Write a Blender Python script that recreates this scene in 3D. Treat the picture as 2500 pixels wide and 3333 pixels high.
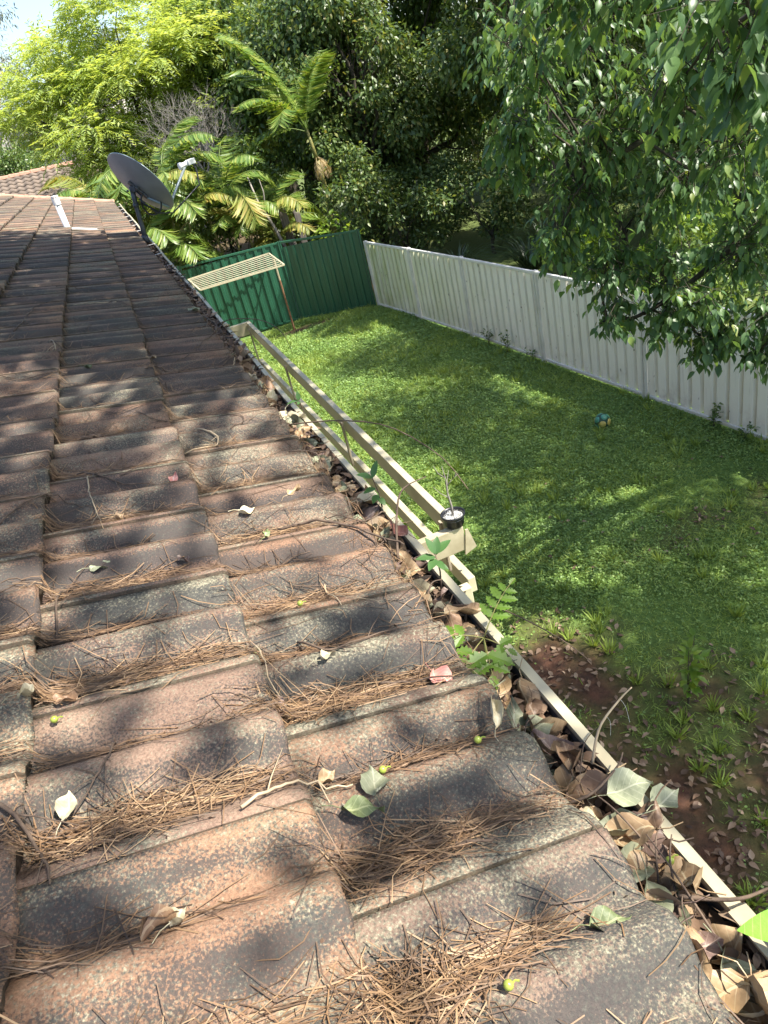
import bpy, math, random
import numpy as np
from mathutils import Vector, Matrix

random.seed(7)
RS = np.random.RandomState(11)
scene = bpy.context.scene
COL = scene.collection
for o in list(bpy.data.objects):
    bpy.data.objects.remove(o)

# ------------------------------------------------------------------ camera
cam_d = bpy.data.cameras.new('camera')
cam = bpy.data.objects.new('camera', cam_d)
COL.objects.link(cam)
cam_d.sensor_fit = 'HORIZONTAL'
cam_d.sensor_width = 36
cam_d.lens = 33.97
cam_d.clip_start = 0.05
cam_d.clip_end = 2000
CF = Vector((0.2075, 0.8397, -0.5019)).normalized()
CR = Vector((0.9097, -0.3542, -0.2166)).normalized()
CU = CR.cross(CF).normalized()
CAM = Vector((0, 0, 4.6))
m = Matrix((CR, CU, -CF)).transposed().to_4x4()
m.translation = CAM
cam.matrix_world = m
scene.camera = cam
scene.render.resolution_x = 768
scene.render.resolution_y = 1024

# ------------------------------------------------------------------ light
SUN_EL = math.radians(57)
SUN_AZ = math.radians(-35)              # measured from +X towards +Y
SDIR = Vector((math.cos(SUN_EL) * math.cos(SUN_AZ), math.cos(SUN_EL) * math.sin(SUN_AZ), math.sin(SUN_EL)))
world = bpy.data.worlds.new('World')
scene.world = world
world.use_nodes = True
wn = world.node_tree
bg = wn.nodes['Background']
sky = wn.nodes.new('ShaderNodeTexSky')
sky.sky_type = 'NISHITA'
sky.sun_disc = False
sky.dust_density = 2.0
sky.sun_elevation = SUN_EL
sky.sun_rotation = math.radians(90) - SUN_AZ
wn.links.new(sky.outputs[0], bg.inputs[0])
bg.inputs[1].default_value = 0.135
sd = bpy.data.lights.new('sun', 'SUN')
sd.energy = 4.9
sd.angle = math.radians(0.55)
sd.color = (1.0, 0.94, 0.84)
sun = bpy.data.objects.new('sun', sd)
COL.objects.link(sun)
sun.rotation_euler = (-SDIR).to_track_quat('-Z', 'Y').to_euler()
sun.location = (20, -6, 30)
scene.view_settings.view_transform = 'Standard'
scene.view_settings.look = 'None'
scene.view_settings.gamma = 1
scene.view_settings.exposure = 1.27
scene.view_settings.use_curve_mapping = False


# ------------------------------------------------------------------ helpers
def link(o, parent=None):
    COL.objects.link(o)
    if parent is not None:
        o.parent = parent
    return o


def tag(o, label=None, cat=None, group=None, kind=None):
    if label:
        o['label'] = label
    if cat:
        o['category'] = cat
    if group:
        o['group'] = group
    if kind:
        o['kind'] = kind
    return o


def empty(name, loc=(0, 0, 0), rz=0.0, parent=None):
    o = bpy.data.objects.new(name, None)
    o.location = loc
    o.rotation_euler = (0, 0, rz)
    o.empty_display_size = 0.1
    return link(o, parent)


def np_mesh(name, V, F, smooth=False, rnd=None):
    """V (n,3), F (m,k) one polygon size"""
    V = np.ascontiguousarray(V, dtype=np.float32)
    F = np.ascontiguousarray(F, dtype=np.int32)
    me = bpy.data.meshes.new(name)
    me.vertices.add(len(V))
    me.vertices.foreach_set('co', V.ravel())
    k = F.shape[1]
    me.loops.add(F.size)
    me.loops.foreach_set('vertex_index', F.ravel())
    me.polygons.add(len(F))
    me.polygons.foreach_set('loop_start', np.arange(0, F.size, k, dtype=np.int32))
    if smooth:
        me.polygons.foreach_set('use_smooth', np.ones(len(F), dtype=bool))
    if rnd is not None:
        a = me.attributes.new('rnd', 'FLOAT', 'POINT')
        a.data.foreach_set('value', np.ascontiguousarray(rnd, dtype=np.float32))
    me.update(calc_edges=True)
    return me


def np_obj(name, V, F, mat, parent=None, smooth=False, rnd=None):
    me = np_mesh(name, V, F, smooth, rnd)
    me.materials.append(mat)
    return link(bpy.data.objects.new(name, me), parent)


class MB:
    """collects mixed polygons"""
    def __init__(self):
        self.v = []
        self.f = []
        self.mi = []

    def face(self, pts, mi=0):
        n = len(self.v)
        self.v += [tuple(p) for p in pts]
        self.f.append(tuple(range(n, n + len(pts))))
        self.mi.append(mi)

    def box(self, lo, hi, mi=0, M=None):
        x0, y0, z0 = lo
        x1, y1, z1 = hi
        c = [(x0, y0, z0), (x1, y0, z0), (x1, y1, z0), (x0, y1, z0), (x0, y0, z1), (x1, y0, z1), (x1, y1, z1), (x0, y1, z1)]
        if M is not None:
            c = [tuple(M @ Vector(p)) for p in c]
        n = len(self.v)
        self.v += c
        for q in ((3, 2, 1, 0), (4, 5, 6, 7), (0, 1, 5, 4), (1, 2, 6, 5), (2, 3, 7, 6), (3, 0, 4, 7)):
            self.f.append(tuple(n + i for i in q))
            self.mi.append(mi)

    def beam(self, a, b, w, h, mi=0, up=(0, 0, 1)):
        """rectangular bar from a to b, width w (sideways), height h (along up)"""
        a = Vector(a)
        b = Vector(b)
        d = (b - a)
        L = d.length
        d.normalize()
        s = d.cross(Vector(up)).normalized()
        u = s.cross(d).normalized()
        M = Matrix((d, s, u)).transposed().to_4x4()
        M.translation = a
        self.box((0, -w / 2, -h / 2), (L, w / 2, h / 2), mi, M)

    def tube(self, pts, rad, sides=6, cap=True, mi=0):
        pts = [Vector(p) for p in pts]
        if not hasattr(rad, '__len__'):
            rad = [rad] * len(pts)
        n0 = len(self.v)
        prev = None
        for i, p in enumerate(pts):
            d = (pts[min(i + 1, len(pts) - 1)] - pts[max(i - 1, 0)])
            if d.length < 1e-9:
                d = Vector((0, 0, 1))
            d.normalize()
            if prev is None:
                prev = d.orthogonal().normalized()
            s = (prev - d * prev.dot(d))
            if s.length < 1e-6:
                s = d.orthogonal()
            s.normalize()
            prev = s
            t = d.cross(s)
            for k in range(sides):
                a = 2 * math.pi * k / sides
                self.v.append(tuple(p + (s * math.cos(a) + t * math.sin(a)) * rad[i]))
        for i in range(len(pts) - 1):
            for k in range(sides):
                k2 = (k + 1) % sides
                self.f.append((n0 + i * sides + k, n0 + i * sides + k2, n0 + (i + 1) * sides + k2, n0 + (i + 1) * sides + k))
                self.mi.append(mi)
        if cap:
            self.f.append(tuple(n0 + k for k in reversed(range(sides))))
            self.mi.append(mi)
            e = n0 + (len(pts) - 1) * sides
            self.f.append(tuple(e + k for k in range(sides)))
            self.mi.append(mi)

    def lathe(self, prof, c=(0, 0, 0), n=24, mi=0, M=None):
        """prof [(r,z)...]"""
        n0 = len(self.v)
        for r, z in prof:
            for k in range(n):
                a = 2 * math.pi * k / n
                p = Vector((c[0] + r * math.cos(a), c[1] + r * math.sin(a), c[2] + z))
                self.v.append(tuple(M @ p) if M is not None else tuple(p))
        for i in range(len(prof) - 1):
            for k in range(n):
                k2 = (k + 1) % n
                self.f.append((n0 + i * n + k, n0 + i * n + k2, n0 + (i + 1) * n + k2, n0 + (i + 1) * n + k))
                self.mi.append(mi)

    def mesh(self, name, mats, smooth=False):
        me = bpy.data.meshes.new(name)
        me.from_pydata(self.v, [], self.f)
        for mm in (mats if isinstance(mats, (list, tuple)) else [mats]):
            me.materials.append(mm)
        if any(self.mi):
            me.polygons.foreach_set('material_index', self.mi)
        if smooth:
            me.polygons.foreach_set('use_smooth', [True] * len(self.f))
        me.update()
        return me

    def build(self, name, mats, parent=None, smooth=False):
        return link(bpy.data.objects.new(name, self.mesh(name, mats, smooth)), parent)


def bevel(o, w=0.004, seg=2):
    b = o.modifiers.new('bevel', 'BEVEL')
    b.width = w
    b.segments = seg
    b.limit_method = 'ANGLE'
    return o


# ------------------------------------------------------------------ materials
def new_mat(name):
    mt = bpy.data.materials.new(name)
    mt.use_nodes = True
    nt = mt.node_tree
    return mt, nt, nt.nodes['Principled BSDF']


def nd(nt, t, **kw):
    n = nt.nodes.new(t)
    for k, v in kw.items():
        if k.startswith('i_'):
            key = k[2:]
            n.inputs[int(key) if key.isdigit() else key].default_value = v
        else:
            setattr(n, k, v)
    return n


def ramp(nt, fac, stops, interp='LINEAR'):
    r = nt.nodes.new('ShaderNodeValToRGB')
    r.color_ramp.interpolation = interp
    el = r.color_ramp.elements
    while len(el) < len(stops):
        el.new(0.5)
    for e, (p, c) in zip(el, stops):
        e.position = p
        e.color = (c[0], c[1], c[2], 1) if hasattr(c, '__len__') else (c, c, c, 1)
    nt.links.new(fac, r.inputs[0])
    return r.outputs[0]


def mix(nt, fac, a, b, mode='MIX'):
    n = nt.nodes.new('ShaderNodeMix')
    n.data_type = 'RGBA'
    n.blend_type = mode
    for sock, v in ((n.inputs[0], fac), (n.inputs[6], a), (n.inputs[7], b)):
        if hasattr(v, 'is_linked') or hasattr(v, 'links'):
            nt.links.new(v, sock)
        elif hasattr(v, '__len__'):
            sock.default_value = (v[0], v[1], v[2], 1)
        else:
            sock.default_value = v
    return n.outputs[2]


def math_n(nt, op, a, b=None, clamp=False):
    n = nt.nodes.new('ShaderNodeMath')
    n.operation = op
    n.use_clamp = clamp
    for sock, v in ((n.inputs[0], a), (n.inputs[1], b)):
        if v is None:
            continue
        if hasattr(v, 'links'):
            nt.links.new(v, sock)
        else:
            sock.default_value = v
    return n.outputs[0]


def noise(nt, vec, scale, detail=3, rough=0.55, out=0):
    n = nt.nodes.new('ShaderNodeTexNoise')
    n.inputs['Scale'].default_value = scale
    n.inputs['Detail'].default_value = detail
    n.inputs['Roughness'].default_value = rough
    if vec is not None:
        nt.links.new(vec, n.inputs['Vector'])
    return n.outputs[out]


def bump(nt, bsdf, h, strength=0.3, dist=0.01):
    b = nt.nodes.new('ShaderNodeBump')
    b.inputs['Strength'].default_value = strength
    b.inputs['Distance'].default_value = dist
    nt.links.new(h, b.inputs['Height'])
    nt.links.new(b.outputs[0], bsdf.inputs['Normal'])


def obj_vec(nt):
    return nt.nodes.new('ShaderNodeTexCoord').outputs['Object']


def pos_vec(nt):
    return nt.nodes.new('ShaderNodeNewGeometry').outputs['Position']


def scaled(nt, vec, s):
    mp = nt.nodes.new('ShaderNodeMapping')
    nt.links.new(vec, mp.inputs[0])
    mp.inputs['Scale'].default_value = s
    return mp.outputs[0]


def mat_plain(name, c1, c2, scale=8, rough=0.6, bump_s=0.0, bump_scale=60, metallic=0.0, detail=4, stretch=None, spec=0.5):
    mt, nt, b = new_mat(name)
    v = pos_vec(nt)
    if stretch:
        v = scaled(nt, v, stretch)
    f = noise(nt, v, scale, detail)
    c = ramp(nt, f, [(0.32, c1), (0.68, c2)])
    nt.links.new(c, b.inputs['Base Color'])
    b.inputs['Roughness'].default_value = rough
    b.inputs['Metallic'].default_value = metallic
    b.inputs['Specular IOR Level'].default_value = spec
    if bump_s > 0:
        bump(nt, b, noise(nt, v, bump_scale, 3), bump_s, 0.005)
    return mt


def mat_leaf(name, stops, rough=0.42, transl=0.35, tcol=None, spec=0.5, nscale=0.0):
    """foliage: colour by the per-leaf random attribute, with light passing through"""
    mt, nt, b = new_mat(name)
    at = nt.nodes.new('ShaderNodeAttribute')
    at.attribute_name = 'rnd'
    fac = at.outputs['Fac']
    if nscale > 0:
        f2 = noise(nt, pos_vec(nt), nscale, 2)
        fac = math_n(nt, 'ADD', math_n(nt, 'MULTIPLY', fac, 0.6), math_n(nt, 'MULTIPLY', math_n(nt, 'SUBTRACT', f2, 0.3), 1.0), True)
    c = ramp(nt, fac, stops)
    nt.links.new(c, b.inputs['Base Color'])
    b.inputs['Roughness'].default_value = rough
    b.inputs['Specular IOR Level'].default_value = spec
    if transl > 0:
        tr = nt.nodes.new('ShaderNodeBsdfTranslucent')
        tc = mix(nt, 1.0, c, tcol or (1.5, 1.35, 0.6), 'MULTIPLY')
        nt.links.new(tc, tr.inputs[0])
        ms = nt.nodes.new('ShaderNodeMixShader')
        ms.inputs[0].default_value = transl
        nt.links.new(b.outputs[0], ms.inputs[1])
        nt.links.new(tr.outputs[0], ms.inputs[2])
        nt.links.new(ms.outputs[0], nt.nodes['Material Output'].inputs[0])
    return mt


def mat_tile(name, edge=False):
    mt, nt, b = new_mat(name)
    oi = nt.nodes.new('ShaderNodeObjectInfo')
    at = nt.nodes.new('ShaderNodeAttribute')
    at.attribute_name = 'rnd'
    rnd = math_n(nt, 'FRACT', math_n(nt, 'ADD', oi.outputs['Random'], at.outputs['Fac']))
    v0 = obj_vec(nt)
    cb = nt.nodes.new('ShaderNodeCombineXYZ')
    nt.links.new(math_n(nt, 'MULTIPLY', rnd, 53.0), cb.inputs[0])
    nt.links.new(math_n(nt, 'MULTIPLY', rnd, 31.0), cb.inputs[1])
    va = nt.nodes.new('ShaderNodeVectorMath')
    nt.links.new(v0, va.inputs[0])
    nt.links.new(cb.outputs[0], va.inputs[1])
    v = va.outputs[0]
    rnd2 = math_n(nt, 'FRACT', math_n(nt, 'MULTIPLY', rnd, 7.13))
    rnd3 = math_n(nt, 'FRACT', math_n(nt, 'MULTIPLY', rnd, 13.7))
    # body: faded terracotta concrete
    n1 = noise(nt, v, 5.0, 3)
    body = ramp(nt, n1, [(0.25, (0.145, 0.097, 0.075)), (0.5, (0.212, 0.142, 0.108)), (0.75, (0.285, 0.196, 0.143))])
    tint = ramp(nt, rnd, [(0.0, (0.70, 0.70, 0.70)), (0.3, (1.0, 0.95, 0.92)), (0.6, (1.15, 1.02, 0.86)), (0.8, (0.85, 0.9, 0.92)), (1.0, (1.1, 1.05, 1.0))])
    body = mix(nt, 1.0, body, tint, 'MULTIPLY')
    # coarse sand grain
    gr = noise(nt, v, 260.0, 2, 0.7)
    body = mix(nt, 1.0, body, ramp(nt, gr, [(0.3, (0.62, 0.6, 0.6)), (0.7, (1.3, 1.28, 1.25))]), 'MULTIPLY')
    # pale lichen: patches made of specks
    patch = noise(nt, v, 6.5, 4, 0.6)
    speck = noise(nt, v, 230.0, 3, 0.65)
    lf = math_n(nt, 'ADD', math_n(nt, 'MULTIPLY', math_n(nt, 'SUBTRACT', patch, math_n(nt, 'SUBTRACT', 0.53, math_n(nt, 'MULTIPLY', rnd3, 0.19))), 4.0), math_n(nt, 'MULTIPLY', math_n(nt, 'SUBTRACT', speck, 0.5), 4.5), True)
    lich = ramp(nt, noise(nt, v, 190.0, 3, 0.7), [(0.34, (0.06, 0.06, 0.048)), (0.5, (0.165, 0.152, 0.11)), (0.66, (0.34, 0.315, 0.225))])
    c = mix(nt, lf, body, lich)
    # black mould in long stains running with the slope
    vs = scaled(nt, v, (2.4, 9.0, 6.0))
    md = noise(nt, vs, 1.3, 3, 0.55)
    sp2 = noise(nt, v, 300.0, 2, 0.6)
    au = nt.nodes.new('ShaderNodeAttribute')
    au.attribute_name = 'across'
    # mould favours the damp south face of each roll
    bias = ramp(nt, au.outputs['Fac'], [(0.0, 0.42), (0.30, 0.46), (0.40, 0.86), (0.47, 0.95), (0.53, 0.45), (0.58, 0.32), (0.68, 0.60), (0.78, 0.92), (0.87, 0.85), (0.93, 0.36), (1.0, 0.25)])
    md = math_n(nt, 'ADD', md, math_n(nt, 'MULTIPLY', math_n(nt, 'SUBTRACT', bias, 0.5), 0.40))
    mf = math_n(nt, 'ADD', math_n(nt, 'MULTIPLY', math_n(nt, 'SUBTRACT', md, math_n(nt, 'SUBTRACT', 0.555, math_n(nt, 'MULTIPLY', rnd2, 0.15))), 5.6), math_n(nt, 'MULTIPLY', math_n(nt, 'SUBTRACT', sp2, 0.5), 5.0), True)
    mf = math_n(nt, 'MULTIPLY', mf, 0.80)
    c = mix(nt, mf, c, (0.042, 0.044, 0.045))
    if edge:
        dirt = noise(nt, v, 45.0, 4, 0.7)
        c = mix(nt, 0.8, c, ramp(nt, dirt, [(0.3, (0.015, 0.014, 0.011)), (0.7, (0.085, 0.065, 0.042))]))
    nt.links.new(c, b.inputs['Base Color'])
    b.inputs['Roughness'].default_value = 0.9
    b.inputs['Specular IOR Level'].default_value = 0.25
    h = math_n(nt, 'ADD', noise(nt, v, 330.0, 2, 0.6), math_n(nt, 'MULTIPLY', noise(nt, v, 70.0, 3), 0.8 if not edge else 3.0))
    bump(nt, b, h, 0.55, 0.003)
    return mt


M = {}
M['tile'] = mat_tile('tile_concrete')
M['tile_edge'] = mat_tile('tile_mossy_edge', True)
M['cap'] = mat_plain('ridge_cap_terracotta', (0.30, 0.16, 0.11), (0.46, 0.27, 0.19), 9, 0.9, 0.4, 90)
M['underlay'] = mat_plain('roof_underlay', (0.02, 0.018, 0.016), (0.04, 0.035, 0.03), 8, 0.95)
M['cream'] = mat_plain('cream_painted_steel', (0.42, 0.37, 0.25), (0.54, 0.49, 0.345), 6, 0.42, 0.1, 40)
M['cream_old'] = mat_plain('cream_paint_weathered', (0.30, 0.25, 0.16), (0.50, 0.44, 0.31), 9, 0.5, 0.1, 30)
M['strut'] = mat_plain('weathered_strut', (0.26, 0.21, 0.15), (0.38, 0.32, 0.23), 9, 0.6)
M['gutter_in_seam_shade'] = mat_plain('gutter_grime_post_seam_shade', (0.05, 0.05, 0.05), (0.20, 0.21, 0.22), 14, 0.6)
M['brick'] = mat_plain('house_render', (0.42, 0.33, 0.25), (0.5, 0.4, 0.3), 3, 0.9)
M['grey_dark'] = mat_plain('dark_galvanised', (0.055, 0.06, 0.07), (0.10, 0.105, 0.12), 9, 0.45, metallic=0.3)
M['dish'] = mat_plain('dish_grey_paint', (0.18, 0.175, 0.19), (0.24, 0.235, 0.25), 4, 0.5)
M['steel'] = mat_plain('arm_galvanised', (0.22, 0.27, 0.29), (0.30, 0.35, 0.37), 12, 0.4, metallic=0.4)
M['white_plastic'] = mat_plain('white_plastic', (0.70, 0.71, 0.71), (0.80, 0.80, 0.79), 6, 0.4)
M['black_plastic'] = mat_plain('black_plastic', (0.012, 0.013, 0.017), (0.022, 0.023, 0.03), 8, 0.35)
M['lead'] = mat_plain('flashing_white', (0.62, 0.63, 0.62), (0.78, 0.78, 0.76), 10, 0.5)
M['wood_cut'] = mat_plain('raw_timber_end', (0.16, 0.075, 0.03), (0.42, 0.24, 0.10), 60, 0.85, 0.6, 90)
M['perlite'] = mat_plain('perlite_gravel', (0.25, 0.25, 0.24), (0.82, 0.82, 0.80), 160, 0.8, 1.0, 160)
M['bark'] = mat_plain('bark_dark', (0.022, 0.020, 0.014), (0.075, 0.062, 0.042), 14, 0.9, 0.5, 40)
M['bark_grey'] = mat_plain('bark_grey', (0.16, 0.145, 0.125), (0.32, 0.29, 0.26), 10, 0.9, 0.4, 40)
M['bark_pale'] = mat_plain('bark_pale_gum', (0.42, 0.37, 0.33), (0.62, 0.58, 0.53), 3, 0.8)
M['palm_stem'] = mat_plain('palm_stem', (0.10, 0.13, 0.035), (0.30, 0.25, 0.08), 5, 0.6, stretch=(3, 3, 9))
M['old_wood'] = mat_plain('old_grey_timber', (0.05, 0.045, 0.04), (0.17, 0.15, 0.14), 6, 0.9, 0.5, 30, stretch=(8, 8, 0.6))
M['twig'] = mat_plain('dry_twig', (0.045, 0.030, 0.022), (0.16, 0.11, 0.075), 40, 0.85, 0.3, 120)
M['twig_pale'] = mat_plain('dry_twig_pale', (0.30, 0.23, 0.15), (0.48, 0.38, 0.25), 40, 0.8)
M['silk'] = mat_plain('spider_silk', (0.5, 0.5, 0.5), (0.6, 0.6, 0.6), 5, 0.8)
M['berry'] = mat_plain('berry_green', (0.24, 0.30, 0.04), (0.33, 0.38, 0.07), 80, 0.3)
M['green_fence'] = mat_plain('green_fence_steel', (0.014, 0.075, 0.042), (0.024, 0.105, 0.060), 2.0, 0.38, stretch=(1, 1, 0.3))
M['ball_green'] = mat_plain('ball_green', (0.04, 0.22, 0.15), (0.09, 0.30, 0.21), 20, 0.4)
M['ball_yellow'] = mat_plain('ball_yellow', (0.45, 0.37, 0.08), (0.56, 0.48, 0.15), 20, 0.4)
M['ball_seam'] = mat_plain('ball_seam', (0.01, 0.05, 0.03), (0.02, 0.07, 0.04), 20, 0.5)
M['white_rail'] = mat_plain('white_fence_rail', (0.58, 0.57, 0.53), (0.74, 0.73, 0.69), 4, 0.4)
M['mulch'] = mat_plain('gutter_mulch', (0.010, 0.007, 0.005), (0.06, 0.038, 0.022), 60, 0.95, 0.8, 90)
M['neigh_tile'] = mat_plain('neighbour_tile', (0.11, 0.085, 0.068), (0.21, 0.165, 0.13), 3, 0.9)
M['fascia'] = mat_plain('fascia_cream', (0.5, 0.46, 0.36), (0.58, 0.54, 0.42), 4, 0.6)


def mat_white_sheet():
    mt, nt, b = new_mat('white_fence_sheet')
    v = pos_vec(nt)
    c = ramp(nt, noise(nt, v, 2.2, 4), [(0.3, (0.82, 0.80, 0.73)), (0.7, (0.88, 0.86, 0.79))])
    st = noise(nt, scaled(nt, v, (9, 9, 0.8)), 2.0, 5, 0.65)
    c = mix(nt, math_n(nt, 'MULTIPLY', ramp(nt, st, [(0.55, 0.0), (0.8, 1.0)]), 0.4), c, (0.24, 0.20, 0.15))
    # algae towards the far panels
    sx = nt.nodes.new('ShaderNodeSeparateXYZ')
    nt.links.new(v, sx.inputs[0])
    far = nt.nodes.new('ShaderNodeMapRange')
    far.inputs[1].default_value = 11.0
    far.inputs[2].default_value = 16.5
    nt.links.new(sx.outputs[1], far.inputs[0])
    al = math_n(nt, 'MULTIPLY', far.outputs[0], ramp(nt, noise(nt, scaled(nt, v, (4, 4, 1.0)), 1.3, 3), [(0.3, 0.35), (0.65, 1.0)]))
    c = mix(nt, al, c, (0.46, 0.50, 0.27))
    spk = ramp(nt, noise(nt, scaled(nt, v, (22, 22, 9)), 1.0, 2, 0.4), [(0.72, 0.0), (0.76, 1.0)])
    c = mix(nt, math_n(nt, 'MULTIPLY', spk, 0.8), c, (0.08, 0.06, 0.045))
    # splashed soil along the foot
    low = nt.nodes.new('ShaderNodeMapRange')
    low.inputs[1].default_value = 0.42
    low.inputs[2].default_value = 0.02
    nt.links.new(sx.outputs[2], low.inputs[0])
    lw = math_n(nt, 'MULTIPLY', low.outputs[0], ramp(nt, noise(nt, v, 3.0, 5, 0.7), [(0.50, 0.0), (0.72, 0.7)]))
    c = mix(nt, lw, c, (0.20, 0.13, 0.085))
    nt.links.new(c, b.inputs['Base Color'])
    b.inputs['Roughness'].default_value = 0.45
    return mt


M['white_sheet'] = mat_white_sheet()


def mat_ground(name):
    mt, nt, b = new_mat(name)
    v = pos_vec(nt)
    soil = ramp(nt, noise(nt, v, 9, 5, 0.65), [(0.3, (0.035, 0.018, 0.011)), (0.7, (0.115, 0.050, 0.028))])
    turf = ramp(nt, noise(nt, v, 14, 4, 0.6), [(0.3, (0.06, 0.12, 0.020)), (0.7, (0.125, 0.21, 0.04))])
    at = nt.nodes.new('ShaderNodeAttribute')
    at.attribute_name = 'rnd'
    c = mix(nt, at.outputs['Fac'], turf, soil)
    nt.links.new(c, b.inputs['Base Color'])
    b.inputs['Roughness'].default_value = 0.95
    bump(nt, b, noise(nt, v, 30, 5, 0.7), 0.8, 0.02)
    return mt


M['ground'] = mat_ground('yard_soil')
M['bush_floor'] = mat_plain('bush_floor', (0.02, 0.017, 0.010), (0.075, 0.055, 0.03), 1.5, 0.95, 0.5, 8)
M['grass'] = mat_leaf('grass_blades', [(0.0, (0.08, 0.15, 0.034)), (0.45, (0.22, 0.32, 0.066)), (0.8, (0.36, 0.45, 0.10)), (1.0, (0.50, 0.47, 0.18))], 0.5, 0.22, nscale=1.1)
M['clover'] = mat_leaf('lawn_clover', [(0.0, (0.075, 0.15, 0.038)), (0.6, (0.19, 0.31, 0.075)), (1.0, (0.30, 0.41, 0.11))], 0.5, 0.2, nscale=0.9)
M['camphor'] = mat_leaf('camphor_leaf', [(0.0, (0.060, 0.125, 0.052)), (0.55, (0.112, 0.205, 0.074)), (0.85, (0.175, 0.275, 0.08)), (1.0, (0.26, 0.31, 0.08))], 0.40, 0.40, spec=0.45)
M['acacia'] = mat_leaf('wattle_leaf', [(0.0, (0.22, 0.32, 0.085)), (0.5, (0.34, 0.44, 0.125)), (1.0, (0.48, 0.55, 0.21))], 0.5, 0.5, nscale=0.8)
M['dark_leaf'] = mat_leaf('dense_tree_leaf', [(0.0, (0.048, 0.090, 0.028)), (0.55, (0.100, 0.165, 0.048)), (0.9, (0.18, 0.24, 0.07)), (1.0, (0.26, 0.24, 0.08))], 0.4, 0.36, spec=0.5)
M['mid_leaf'] = mat_leaf('mid_green_leaf', [(0.0, (0.05, 0.10, 0.024)), (0.6, (0.11, 0.185, 0.04)), (1.0, (0.20, 0.27, 0.06))], 0.4, 0.32)
M['euc_leaf'] = mat_leaf('gum_leaf', [(0.0, (0.075, 0.095, 0.055)), (1.0, (0.17, 0.19, 0.12))], 0.45, 0.2)
M['bright_leaf'] = mat_leaf('bright_leaf', [(0.0, (0.10, 0.20, 0.025)), (1.0, (0.24, 0.34, 0.05))], 0.38, 0.4)
M['palm'] = mat_leaf('palm_leaflet', [(0.0, (0.08, 0.16, 0.03)), (0.6, (0.17, 0.26, 0.05)), (1.0, (0.30, 0.34, 0.08))], 0.4, 0.35)
M['palm_yellow'] = mat_leaf('palm_leaflet_yellow', [(0.0, (0.16, 0.22, 0.04)), (0.6, (0.29, 0.31, 0.07)), (1.0, (0.40, 0.31, 0.09))], 0.5, 0.35)
M['palm_dry'] = mat_leaf('palm_leaflet_dry', [(0.0, (0.30, 0.22, 0.11)), (1.0, (0.52, 0.42, 0.24))], 0.7, 0.3)
M['strap'] = mat_leaf('strap_leaf', [(0.0, (0.012, 0.03, 0.012)), (1.0, (0.05, 0.085, 0.03))], 0.4, 0.2)
M['needle'] = mat_leaf('pine_needle', [(0.0, (0.040, 0.026, 0.018)), (0.4, (0.105, 0.062, 0.035)), (0.8, (0.215, 0.125, 0.062)), (1.0, (0.37, 0.25, 0.14))], 0.6, 0.0)
M['litter'] = mat_leaf('ground_litter_leaf', [(0.0, (0.06, 0.035, 0.022)), (0.5, (0.17, 0.105, 0.065)), (1.0, (0.34, 0.25, 0.17))], 0.7, 0.0)
M['seedling'] = mat_leaf('seedling_leaf', [(0.0, (0.075, 0.165, 0.05)), (1.0, (0.13, 0.24, 0.07))], 0.4, 0.35)


def mat_deadleaf(name, c1, c2, vein, transl=0.12):
    mt, nt, b = new_mat(name)
    v = obj_vec(nt)
    oi = nt.nodes.new('ShaderNodeObjectInfo')
    va = nt.nodes.new('ShaderNodeVectorMath')
    nt.links.new(v, va.inputs[0])
    cb = nt.nodes.new('ShaderNodeCombineXYZ')
    nt.links.new(math_n(nt, 'MULTIPLY', oi.outputs['Random'], 19.0), cb.inputs[2])
    nt.links.new(cb.outputs[0], va.inputs[1])
    c = ramp(nt, noise(nt, va.outputs[0], 28, 4, 0.65), [(0.3, c1), (0.7, c2)])
    sp = ramp(nt, noise(nt, va.outputs[0], 70, 3, 0.6), [(0.60, 0.0), (0.72, 1.0)])
    c = mix(nt, math_n(nt, 'MULTIPLY', sp, 0.55), c, (c1[0] * 0.35, c1[1] * 0.32, c1[2] * 0.3))
    # pale midrib and side veins
    sx = nt.nodes.new('ShaderNodeSeparateXYZ')
    nt.links.new(v, sx.inputs[0])
    ay = math_n(nt, 'ABSOLUTE', sx.outputs[1])
    mid = math_n(nt, 'LESS_THAN', ay, 0.0010)
    sv = math_n(nt, 'FRACT', math_n(nt, 'MULTIPLY', math_n(nt, 'SUBTRACT', sx.outputs[0], math_n(nt, 'MULTIPLY', ay, 0.9)), 95.0))
    sv = math_n(nt, 'MULTIPLY', math_n(nt, 'LESS_THAN', sv, 0.10), 0.45)
    c = mix(nt, math_n(nt, 'MAXIMUM', math_n(nt, 'MULTIPLY', mid, 0.8), sv), c, vein)
    hs = nt.nodes.new('ShaderNodeHueSaturation')
    nt.links.new(math_n(nt, 'ADD', math_n(nt, 'MULTIPLY', oi.outputs['Random'], 0.7), 0.62), hs.inputs['Value'])
    nt.links.new(c, hs.inputs['Color'])
    nt.links.new(hs.outputs[0], b.inputs['Base Color'])
    b.inputs['Roughness'].default_value = 0.55
    bump(nt, b, noise(nt, va.outputs[0], 160, 3), 0.3, 0.002)
    return mt


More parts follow.
